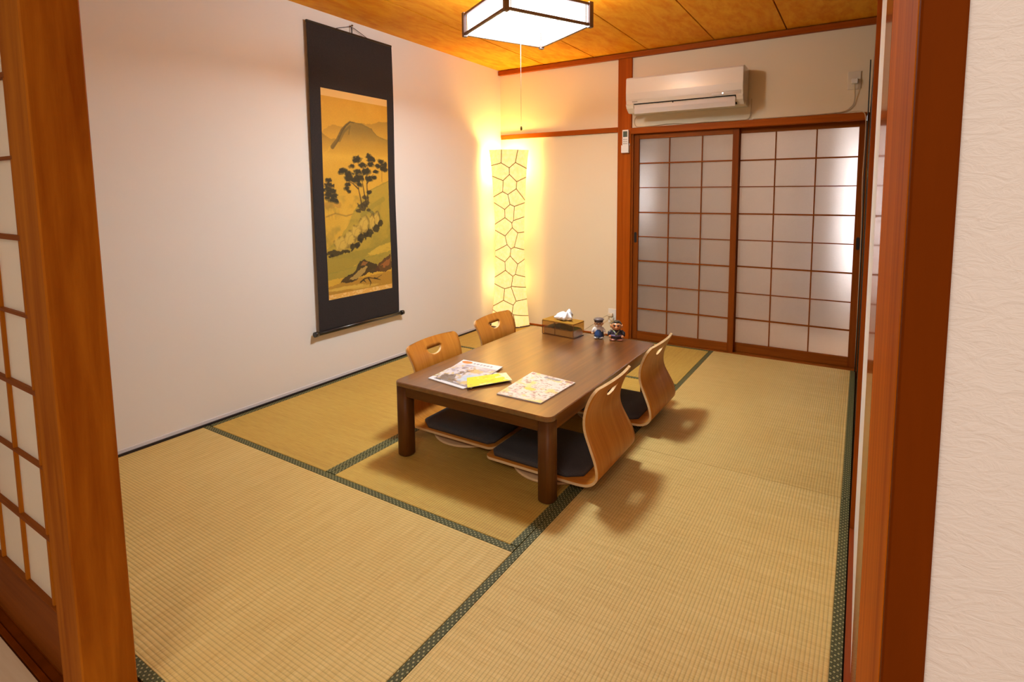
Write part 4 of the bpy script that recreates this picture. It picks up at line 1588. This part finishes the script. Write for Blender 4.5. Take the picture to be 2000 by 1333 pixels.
q = [(1.196, -2.062), (1.470, -2.125), (1.418, -2.372), (1.214, -2.318)]
flat_print('magazine', 'lower magazine with green and brown cover peeking out beneath the townscape magazine',
           [(1.198, -2.085), (1.482, -2.100), (1.440, -2.345), (1.213, -2.318)], HT + 0.0004, 0.0035, cover_under(), 'magazine')
flat_print('magazine', 'upper magazine with a townscape cover and an orange disc by the left chair',
           [(1.186, -2.030), (1.424, -2.022), (1.470, -2.325), (1.242, -2.300)], HT + 0.0046, 0.003, cover_town(), 'magazine')
flat_print('leaflet', 'bright yellow leaflet lying across the corner of the townscape magazine',
           [(1.376, -2.240), (1.490, -2.090), (1.572, -2.160), (1.458, -2.338)], HT + 0.0084, 0.0012, cover_yellow(), 'leaflet')
flat_print('magazine', 'pale magazine with a busy pinkish cover lying alone near the table corner',
           [(1.584, -2.006), (1.827, -2.034), (1.816, -2.314), (1.600, -2.318)], HT + 0.0004, 0.004, cover_map(), 'magazine')


# ------------------------------------------------------------------ tissue box
def amber(name, rgb, rough=0.06, body=0.0):
    mm, nt, b = mat(name)
    out = nt.nodes['Material Output']
    tr = N(nt, 'ShaderNodeBsdfTransparent')
    tr.inputs['Color'].default_value = lin(rgb)
    gl = N(nt, 'ShaderNodeBsdfGlossy')
    gl.inputs['Roughness'].default_value = rough
    mx = N(nt, 'ShaderNodeMixShader')
    mx.inputs[0].default_value = 0.10
    nt.links.new(tr.outputs[0], mx.inputs[1])
    nt.links.new(gl.outputs[0], mx.inputs[2])
    last = mx
    if body:
        df = N(nt, 'ShaderNodeBsdfDiffuse')
        df.inputs['Color'].default_value = lin((214, 156, 62))
        last = N(nt, 'ShaderNodeMixShader')
        last.inputs[0].default_value = body
        nt.links.new(mx.outputs[0], last.inputs[1])
        nt.links.new(df.outputs[0], last.inputs[2])
    nt.links.new(last.outputs[0], out.inputs['Surface'])
    return mm


M['amber_lid'] = plain('amber_acrylic_lid', (186, 134, 48), rough=0.25, coat=0.6)
M['amber_clear'] = amber('amber_clear_acrylic', (248, 234, 204))
M['amber_lid_clear'] = amber('amber_lid_clear', (240, 200, 120), 0.15, 0.5)
M['amber_edge'] = plain('amber_edge_brown', (104, 58, 18), rough=0.3, coat=0.4)
M['tissue'] = plain('tissue_white', (246, 246, 252), rough=0.9, bump=0.3, scale=60)
M['pack_green'] = plain('tissue_pack_green', (70, 118, 84), rough=0.6, noise=0.4, scale=50)
M['pack_pale'] = plain('tissue_pack_pale', (196, 176, 140), rough=0.6, noise=0.2, scale=40)


def build_tissue_box():
    rt = tag(empty('tissue_box', (1.374, -1.318, HT + 0.0006), math.radians(-6)), 'clear amber tissue box with a white tissue pulled up on the low table', 'tissue box')
    hx, hy, h = 0.113, 0.058, 0.088
    t = 0.0025
    for nm, b_ in (('side_wall', (-hx, hx, -hy, -hy + t)), ('side_wall', (-hx, hx, hy - t, hy)), ('side_wall', (-hx, -hx + t, -hy + t, hy - t)), ('side_wall', (hx - t, hx, -hy + t, hy - t))):
        bm = bmesh.new()
        add_box(bm, b_[0], b_[1], b_[2], b_[3], 0.003, h - 0.004)
        obj(nm, bm, 'amber_clear', rt)
    bm = bmesh.new()
    add_box(bm, -hx, hx, -hy, hy, 0.0, 0.003, 0.001)
    obj('bottom', bm, 'amber_edge', rt)
    bm = bmesh.new()
    add_prism(bm, rrect(-hx - 0.003, hx + 0.003, -hy - 0.003, hy + 0.003, 0.012, 5), h - 0.004, h)
    obj('lid', bm, 'amber_lid_clear', rt)
    bm = bmesh.new()
    pl = rrect(-hx - 0.0038, hx + 0.0038, -hy - 0.0038, hy + 0.0038, 0.0125, 5)
    add_prism(bm, pl, h - 0.0055, h - 0.0040)
    obj('lid_rim', bm, 'amber_edge', rt)
    for x in (-hx, -0.02, hx):
        bm = bmesh.new()
        add_box(bm, x - 0.0015, x + 0.0015, -hy - 0.0012, -hy, 0.003, h - 0.005)
        obj('corner_strip', bm, 'amber_edge', rt)
    bm = bmesh.new()
    add_box(bm, -hx + 0.006, hx - 0.006, -hy + 0.006, hy - 0.006, 0.004, 0.040, 0.004, 2)
    pk = obj('tissue_pack', bm, 'pack_pale', rt)
    bm = bmesh.new()
    nx, ny = 14, 8
    rnd = random.Random(2)
    gr = [[bm.verts.new((-hx + 0.010 + (2 * hx - 0.020) * i / nx, -hy + 0.010 + (2 * hy - 0.02) * j / ny,
                         0.042 + 0.026 * max(0, 1 - abs(i / nx - 0.45) * 2.2) * max(0.2, 1 - abs(j / ny - 0.5) * 1.6) + rnd.uniform(0, 0.003))) for j in range(ny + 1)] for i in range(nx + 1)]
    for i in range(nx):
        for j in range(ny):
            bm.faces.new((gr[i][j], gr[i + 1][j], gr[i + 1][j + 1], gr[i][j + 1])).smooth = True
    obj('pack_film', bm, 'pack_green', pk)
    # crumpled tissue
    bm = bmesh.new()
    n, mr = 40, 12
    rnd = random.Random(8)
    ph = [rnd.uniform(0, 6.28) for _ in range(6)]
    rings = []
    for j in range(mr + 1):
        t_ = j / mr
        ring = []
        for k in range(n):
            a = 2 * math.pi * k / n
            fold = 1 + 0.22 * math.sin(5 * a + ph[0] + 2.2 * t_) + 0.14 * math.sin(9 * a + ph[1] - 3 * t_) + 0.08 * math.sin(14 * a + ph[2])
            r = (0.020 + 0.036 * math.sin(math.pi * min(1, t_ * 0.86) ** 0.8) * (1 - 0.25 * t_)) * fold
            rx = r * (1.25 - 0.5 * t_)
            ry = r * 0.62
            lean = 0.020 * t_ * t_ + 0.004
            ztop = 0.004 * math.sin(3 * a + ph[3]) * t_ * 2 + 0.010 * math.sin(a + 0.6) * t_
            ring.append(bm.verts.new((rx * math.cos(a) + lean, ry * math.sin(a), h + 0.001 + 0.050 * t_ + ztop)))
        rings.append(ring)
    for j in range(mr):
        for k in range(n):
            bm.faces.new((rings[j][k], rings[j][(k + 1) % n], rings[j + 1][(k + 1) % n], rings[j + 1][k])).smooth = True
    cc = bm.verts.new((0.022, 0, h + 0.046))
    for k in range(n):
        bm.faces.new((rings[-1][k], rings[-1][(k + 1) % n], cc)).smooth = True
    bm.faces.new(list(reversed(rings[0])))
    obj('tissue', bm, 'tissue', rt)
    return rt


build_tissue_box()

# ------------------------------------------------------------------ ceramic figurines
M['skin'] = plain('ceramic_skin', (226, 176, 128), rough=0.3, coat=0.5)
M['skin_tan'] = plain('ceramic_skin_tan', (206, 136, 86), rough=0.3, coat=0.5)
M['cap_grey'] = plain('ceramic_grey_cap', (104, 92, 92), rough=0.4, coat=0.3)
M['cap_dark'] = plain('ceramic_dark_band', (40, 24, 26), rough=0.4, coat=0.3)
M['white_gl'] = plain('ceramic_white', (226, 218, 212), rough=0.3, coat=0.5)
M['blue_gl'] = plain('ceramic_blue', (28, 76, 138), rough=0.35, coat=0.5)
M['navy_gl'] = plain('ceramic_navy', (34, 34, 48), rough=0.35, coat=0.5)
M['hair_gl'] = plain('ceramic_hair', (62, 58, 46), rough=0.4, coat=0.3)
M['dark_gl'] = plain('ceramic_black', (26, 20, 18), rough=0.35, coat=0.3)
M['purple_gl'] = plain('ceramic_purple', (120, 100, 140), rough=0.4, coat=0.4)
M['green_gl'] = plain('ceramic_pale_green', (156, 170, 120), rough=0.4)
M['pink_gl'] = plain('ceramic_pink', (220, 150, 128), rough=0.35, coat=0.4)


def part(rt, name, m_, fn):
    bm = bmesh.new()
    fn(bm)
    return obj(name, bm, m_, rt)


def figurine_cap():
    # local -y faces the camera side
    rt = tag(empty('figurine', (1.598, -1.293, HT + 0.0006), math.radians(22)), 'small ceramic old man with grey flat cap and blue apron standing on table', 'figurine')
    part(rt, 'shoes', 'white_gl', lambda b: (add_ball(b, (-0.014, -0.008, 0.008), 0.016, (0.95, 1.2, 0.5)), add_ball(b, (0.014, -0.008, 0.008), 0.016, (0.95, 1.2, 0.5))))
    part(rt, 'trousers', 'navy_gl', lambda b: add_lathe(b, [(0.026, 0.004), (0.031, 0.010), (0.032, 0.03), (0.030, 0.05)], 20, (0.002, 0.004, 0), (1.0, 0.72)))
    part(rt, 'shirt', 'white_gl', lambda b: add_lathe(b, [(0.026, 0.030), (0.029, 0.045), (0.028, 0.060), (0.022, 0.070), (0.010, 0.073)], 20, (0, 0, 0), (1.0, 0.75)))
    part(rt, 'apron', 'blue_gl', lambda b: add_lathe(b, [(0.032, 0.010), (0.031, 0.025), (0.026, 0.045), (0.022, 0.056), (0.012, 0.058)], 16, (0, -0.006, 0), (0.86, 0.72)))
    for s in (-1, 1):
        a = part(rt, 'arm', 'white_gl', lambda b: add_tube(b, [(s * 0.022, 0, 0.064), (s * 0.034, -0.004, 0.050), (s * 0.036, -0.012, 0.038)], 0.0075, 10))
        part(a, 'hand', 'skin', lambda b: add_ball(b, (s * 0.038, -0.014, 0.034), 0.008, (1, 1, 1), 10, 8))
    hd = part(rt, 'head', 'skin', lambda b: (add_ball(b, (0, -0.002, 0.089), 0.026, (1.0, 0.92, 0.9)), add_ball(b, (0.0, -0.027, 0.087), 0.006, (1, 1, 0.9)), add_ball(b, (-0.026, 0, 0.088), 0.007, (0.6, 1, 1)), add_ball(b, (0.026, 0, 0.088), 0.007, (0.6, 1, 1))))
    part(hd, 'moustache', 'white_gl', lambda b: (add_ball(b, (-0.007, -0.025, 0.080), 0.007, (1.2, 0.6, 0.5)), add_ball(b, (0.007, -0.025, 0.080), 0.007, (1.2, 0.6, 0.5))))
    part(hd, 'eyes', 'dark_gl', lambda b: (add_ball(b, (-0.010, -0.0235, 0.093), 0.0035, (1.4, 0.5, 0.7)), add_ball(b, (0.010, -0.0235, 0.093), 0.0035, (1.4, 0.5, 0.7))))
    cp = part(rt, 'cap', 'cap_grey', lambda b: (add_ball(b, (0.0, 0.0, 0.113), 0.033, (1.0, 0.95, 0.33)),))
    part(cp, 'cap_band', 'cap_dark', lambda b: (add_lathe(b, [(0.026, 0.099), (0.0285, 0.101), (0.0285, 0.107), (0.027, 0.109)], 22), add_ball(b, (0, -0.024, 0.102), 0.016, (1.0, 0.8, 0.18))))
    rt.scale = (0.95, 0.95, 1.0)
    return rt


def figurine_kimono():
    rt = tag(empty('figurine', (1.703, -1.275, HT + 0.0006), math.radians(20)), 'small ceramic man with thick eyebrows and dark robe beside the post', 'figurine')
    part(rt, 'feet', 'pink_gl', lambda b: (add_ball(b, (-0.020, -0.012, 0.006), 0.019, (1.05, 0.9, 0.36)), add_ball(b, (0.020, -0.012, 0.006), 0.019, (1.05, 0.9, 0.36))))
    rb = part(rt, 'robe', 'navy_gl', lambda b: add_lathe(b, [(0.030, 0.007), (0.036, 0.013), (0.040, 0.028), (0.037, 0.046), (0.030, 0.058), (0.014, 0.064)], 22, (0, 0, 0), (1.0, 0.78)))
    part(rb, 'belt', 'purple_gl', lambda b: add_lathe(b, [(0.0402, 0.027), (0.0412, 0.029), (0.0405, 0.034), (0.039, 0.036)], 22, (0, 0, 0), (1.0, 0.78)))
    part(rb, 'collar', 'green_gl', lambda b: (add_tube(b, [(-0.016, -0.018, 0.060), (-0.004, -0.030, 0.046), (0.010, -0.031, 0.036)], 0.0032, 8), add_tube(b, [(0.016, -0.018, 0.060), (0.004, -0.030, 0.046), (-0.006, -0.032, 0.038)], 0.0032, 8)))
    part(rb, 'emblem', 'purple_gl', lambda b: add_ball(b, (-0.006, -0.030, 0.047), 0.006, (1, 0.5, 1), 10, 8))
    for s in (-1, 1):
        a = part(rt, 'sleeve', 'navy_gl', lambda b: add_tube(b, [(s * 0.026, 0, 0.054), (s * 0.041, -0.002, 0.042), (s * 0.040, -0.014, 0.030)], 0.0105, 10))
        part(a, 'hand', 'skin_tan', lambda b: add_ball(b, (s * 0.036, -0.022, 0.025), 0.009, (1, 1, 1), 10, 8))
    hd = part(rt, 'head', 'skin_tan', lambda b: (add_ball(b, (0, -0.002, 0.082), 0.031, (1.02, 0.92, 0.82)), add_ball(b, (0, -0.032, 0.078), 0.008, (1.1, 0.9, 0.9)), add_ball(b, (-0.032, 0.002, 0.082), 0.009, (0.6, 1, 1.1)), add_ball(b, (0.032, 0.002, 0.082), 0.009, (0.6, 1, 1.1))))
    part(hd, 'hair', 'hair_gl', lambda b: (add_ball(b, (0, 0.005, 0.089), 0.0312, (1.0, 0.86, 0.80)), add_lathe(b, [(0.020, 0.103), (0.019, 0.112), (0.014, 0.115)], 18, (0, 0.0, 0))))
    part(hd, 'eyebrows', 'dark_gl', lambda b: (add_ball(b, (-0.012, -0.0275, 0.093), 0.009, (1.0, 0.4, 0.32), rot=Matrix.Rotation(0.3, 4, 'Y')), add_ball(b, (0.012, -0.0275, 0.093), 0.009, (1.0, 0.4, 0.32), rot=Matrix.Rotation(-0.3, 4, 'Y'))))
    part(hd, 'eyes', 'dark_gl', lambda b: (add_ball(b, (-0.011, -0.029, 0.087), 0.0028, (1.2, 0.5, 0.8)), add_ball(b, (0.011, -0.029, 0.087), 0.0028, (1.2, 0.5, 0.8))))
    return rt


figurine_cap()
figurine_kimono()


# ------------------------------------------------------------------ air conditioner
def build_aircon():
    x0, x1 = 1.312, 2.163
    zt, zb = 2.075, 1.815
    rt = tag(empty('air_conditioner', ((x0 + x1) / 2, 0.0, zb)), 'white wall-mounted air conditioner above the glazed sliding doors', 'air conditioner')
    hx = (x1 - x0) / 2
    # profile in (y, z), y negative into the room; z relative to bottom
    H = zt - zb
    prof = [(-0.002, 0.0), (-0.002, H), (-0.175, H), (-0.196, H - 0.006), (-0.202, H - 0.018), (-0.206, 0.14), (-0.204, 0.088), (-0.200, 0.062), (-0.188, 0.046), (-0.10, 0.006), (-0.06, 0.0)]
    bm = bmesh.new()
    L = [bm.verts.new((-hx, p[0], p[1])) for p in prof]
    Rr = [bm.verts.new((hx, p[0], p[1])) for p in prof]
    n = len(prof)
    bm.faces.new(L)
    bm.faces.new(list(reversed(Rr)))
    for k in range(n):
        f = bm.faces.new((L[k], Rr[k], Rr[(k + 1) % n], L[(k + 1) % n]))
    obj('body', bm, 'aircon', rt)
    # front grille panel slightly proud
    bm = bmesh.new()
    pp = [(-0.204, 0.093), (-0.2075, 0.14), (-0.2045, H - 0.020), (-0.198, H - 0.004), (-0.2085, H - 0.016), (-0.2115, 0.14), (-0.208, 0.090)]
    L = [bm.verts.new((-hx + 0.001, p[0], p[1])) for p in pp]
    Rr = [bm.verts.new((hx - 0.001, p[0], p[1])) for p in pp]
    bm.faces.new(L)
    bm.faces.new(list(reversed(Rr)))
    for k in range(len(pp)):
        bm.faces.new((L[k], Rr[k], Rr[(k + 1) % len(pp)], L[(k + 1) % len(pp)]))
    obj('front_panel', bm, 'aircon', rt)
    # dark outlet slot
    bm = bmesh.new()
    a = Vector((0, -0.202, 0.060))
    b_ = Vector((0, -0.110, 0.010))
    nn = Vector((0, -0.47, -0.88)) * 0.0015
    q = [(-hx + 0.062, a), (hx - 0.045, a), (hx - 0.045, b_), (-hx + 0.062, b_)]
    v1 = [bm.verts.new((x, p.y + nn.y, p.z + nn.z)) for x, p in q]
    v2 = [bm.verts.new((x, p.y - nn.y, p.z - nn.z)) for x, p in q]
    bm.faces.new(v1)
    bm.faces.new(list(reversed(v2)))
    for k in range(4):
        bm.faces.new((v1[k], v2[k], v2[(k + 1) % 4], v1[(k + 1) % 4]))
    obj('outlet_slot', bm, 'aircon_slot', rt)
    # open louvre vane
    bm = bmesh.new()
    vp = [(-0.188, 0.046), (-0.200, 0.046), (-0.204, 0.020), (-0.196, -0.014), (-0.190, -0.014), (-0.196, 0.018)]
    L = [bm.verts.new((-hx + 0.066, p[0], p[1])) for p in vp]
    Rr = [bm.verts.new((hx - 0.050, p[0], p[1])) for p in vp]
    bm.faces.new(L)
    bm.faces.new(list(reversed(Rr)))
    for k in range(len(vp)):
        bm.faces.new((L[k], Rr[k], Rr[(k + 1) % len(vp)], L[(k + 1) % len(vp)]))
    obj('louvre_vane', bm, 'aircon_vane', rt)
    for x in (-hx + 0.36, hx - 0.05):
        bm = bmesh.new()
        add_box(bm, x - 0.004, x + 0.004, -0.195, -0.185, 0.040, 0.058)
        obj('vane_hinge', bm, 'aircon_slot', rt)
    bm = bmesh.new()
    add_box(bm, hx - 0.21, hx - 0.015, -0.2065, -0.203, 0.068, 0.087)
    dp = obj('display_strip', bm, 'aircon_display', rt)
    bm = bmesh.new()
    add_ball(bm, (hx - 0.135, -0.207, 0.078), 0.0045, (1, 0.5, 1), 10, 8)
    obj('status_lamp', bm, 'led', dp)
    # small printed maker mark, too small to read
    bm = bmesh.new()
    for k in range(5):
        add_box(bm, -hx + 0.050 + k * 0.0085, -hx + 0.0555 + k * 0.0085, -0.2052, -0.2035, 0.073, 0.079)
    obj('printed_mark', bm, 'btn', rt)
    for s in (-1, 1):
        bm = bmesh.new()
        pr = [(-0.203, 0.065), (-0.207, 0.055), (-0.192, 0.030), (-0.150, 0.000), (-0.120, 0.000), (-0.180, 0.045)]
        xa = -hx if s < 0 else hx - 0.045
        xb = -hx + 0.058 if s < 0 else hx
        L = [bm.verts.new((xa, p[0], p[1])) for p in pr]
        Rr = [bm.verts.new((xb, p[0], p[1])) for p in pr]
        bm.faces.new(L)
        bm.faces.new(list(reversed(Rr)))
        for k in range(len(pr)):
            bm.faces.new((L[k], Rr[k], Rr[(k + 1) % len(pr)], L[(k + 1) % len(pr)]))
        obj('end_cheek', bm, 'aircon', rt)


build_aircon()

# ------------------------------------------------------------------ wall fittings
rt = tag(empty('wall_outlet', (2.818, 0.0, 1.93)), 'ivory wall outlet with plug high beside the air conditioner', 'outlet')
bm = bmesh.new()
add_box(bm, -0.038, 0.038, -0.008, 0.0, -0.058, 0.058, 0.002)
obj('plate', bm, 'plastic', rt)
bm = bmesh.new()
add_box(bm, -0.016, 0.022, -0.034, -0.008, -0.022, 0.008, 0.003)
obj('plug', bm, 'plastic_white', rt)
rt = tag(empty('wall_outlet', (1.128, 0.0, 0.175)), 'cream wall outlet low on the back wall behind the figurines', 'outlet')
bm = bmesh.new()
add_box(bm, -0.036, 0.036, -0.008, 0.0, -0.060, 0.060, 0.002)
obj('plate', bm, 'plastic_white', rt)
bm = bmesh.new()
add_box(bm, -0.030, 0.012, -0.040, -0.008, 0.000, 0.026, 0.003)
add_box(bm, -0.012, 0.020, -0.036, -0.008, -0.034, -0.010, 0.003)
obj('plug', bm, 'plastic', rt)


def cable(label, pts, r, m_, name='power_cord'):
    bm = bmesh.new()
    P3 = [Vector(p) for p in pts]
    Q = []
    E = [P3[0]] + P3 + [P3[-1]]
    for i in range(1, len(E) - 2):
        for k in range(6):
            t = k / 6
            a, b_, c_, d = E[i - 1], E[i], E[i + 1], E[i + 2]
            Q.append(0.5 * (2 * b_ + (c_ - a) * t + (2 * a - 5 * b_ + 4 * c_ - d) * t * t + (3 * b_ - a - 3 * c_ + d) * t ** 3))
    Q.append(P3[-1])
    add_tube(bm, Q, r, 6)
    o_ = obj(name, bm, m_)
    tag(o_, label, 'cord')
    return o_


cable('ivory cord hanging from the high outlet and lying along the door lintel', [(2.822, -0.034, 1.905), (2.824, -0.028, 1.86), (2.826, -0.012, 1.81), (2.815, -0.012, 1.77), (2.775, -0.012, 1.738), (2.70, -0.014, 1.729), (2.45, -0.014, 1.725), (2.20, -0.014, 1.726)], 0.0034, 'cord')
cable('thin cord sagging under the air conditioner from its left end', [(1.322, -0.008, 1.805), (1.308, -0.008, 1.79), (1.310, -0.010, 1.745), (1.345, -0.012, 1.726), (1.45, -0.012, 1.727), (1.60, -0.010, 1.735), (1.75, -0.012, 1.726), (1.86, -0.012, 1.729), (2.10, -0.012, 1.725), (2.17, -0.010, 1.735), (2.185, -0.008, 1.80), (2.186, -0.008, 1.87)], 0.0026, 'cord')
cable('pale cable running down the corner beside the right glazed door', [(2.80, -0.036, 1.726), (2.87, -0.038, 1.722), (2.893, -0.040, 1.68), (2.896, -0.040, 1.50), (2.893, -0.042, 1.30), (2.900, -0.040, 1.0), (2.903, -0.040, 0.6), (2.905, -0.040, 0.01)], 0.0026, 'cord')
cable('dark cable running down the right corner against the closet front', [(2.904, -0.060, 2.04), (2.905, -0.060, 1.7), (2.903, -0.062, 1.3), (2.907, -0.060, 0.8), (2.906, -0.060, 0.01)], 0.0035, 'cord_dark')
cable('thin cord from the low outlet trailing behind the table', [(1.10, -0.040, 0.185), (1.06, -0.045, 0.160), (0.98, -0.05, 0.10), (0.88, -0.06, 0.03), (0.80, -0.08, 0.004), (0.6, -0.10, 0.004), (0.36, -0.10, 0.004)], 0.0025, 'cord')

# remote control in its holder on the post
rt = tag(empty('remote_control', (1.243, -0.022, 1.535)), 'white remote control with grey screen held on the red-brown post', 'remote')
bm = bmesh.new()
add_box(bm, -0.026, 0.026, -0.022, -0.004, 0.0, 0.172, 0.003, 2)
obj('body', bm, 'plastic_white', rt)
bm = bmesh.new()
add_box(bm, -0.018, 0.018, -0.0235, -0.0215, 0.115, 0.160)
obj('screen', bm, 'lcd', rt)
for i in range(3):
    for j in range(3):
        bm = bmesh.new()
        add_box(bm, -0.016 + i * 0.0125, -0.009 + i * 0.0125, -0.0240, -0.0215, 0.092 - j * 0.016, 0.099 - j * 0.016)
        obj('button', bm, 'btn', rt)
rt = tag(empty('remote_holder', (1.243, -0.022, 1.525)), 'white wall holder gripping the lower half of the remote control', 'holder')
bm = bmesh.new()
add_box(bm, -0.031, 0.031, -0.0035, 0.0, 0.0, 0.075, 0.0008)
add_box(bm, -0.031, 0.031, -0.030, -0.0255, 0.0, 0.060, 0.001)
add_box(bm, -0.031, -0.0275, -0.0255, -0.0035, 0.0, 0.060)
add_box(bm, 0.0275, 0.031, -0.0255, -0.0035, 0.0, 0.060)
add_box(bm, -0.0275, 0.0275, -0.0255, -0.0035, 0.0, 0.004)
obj('cradle', bm, 'plastic_white', rt)
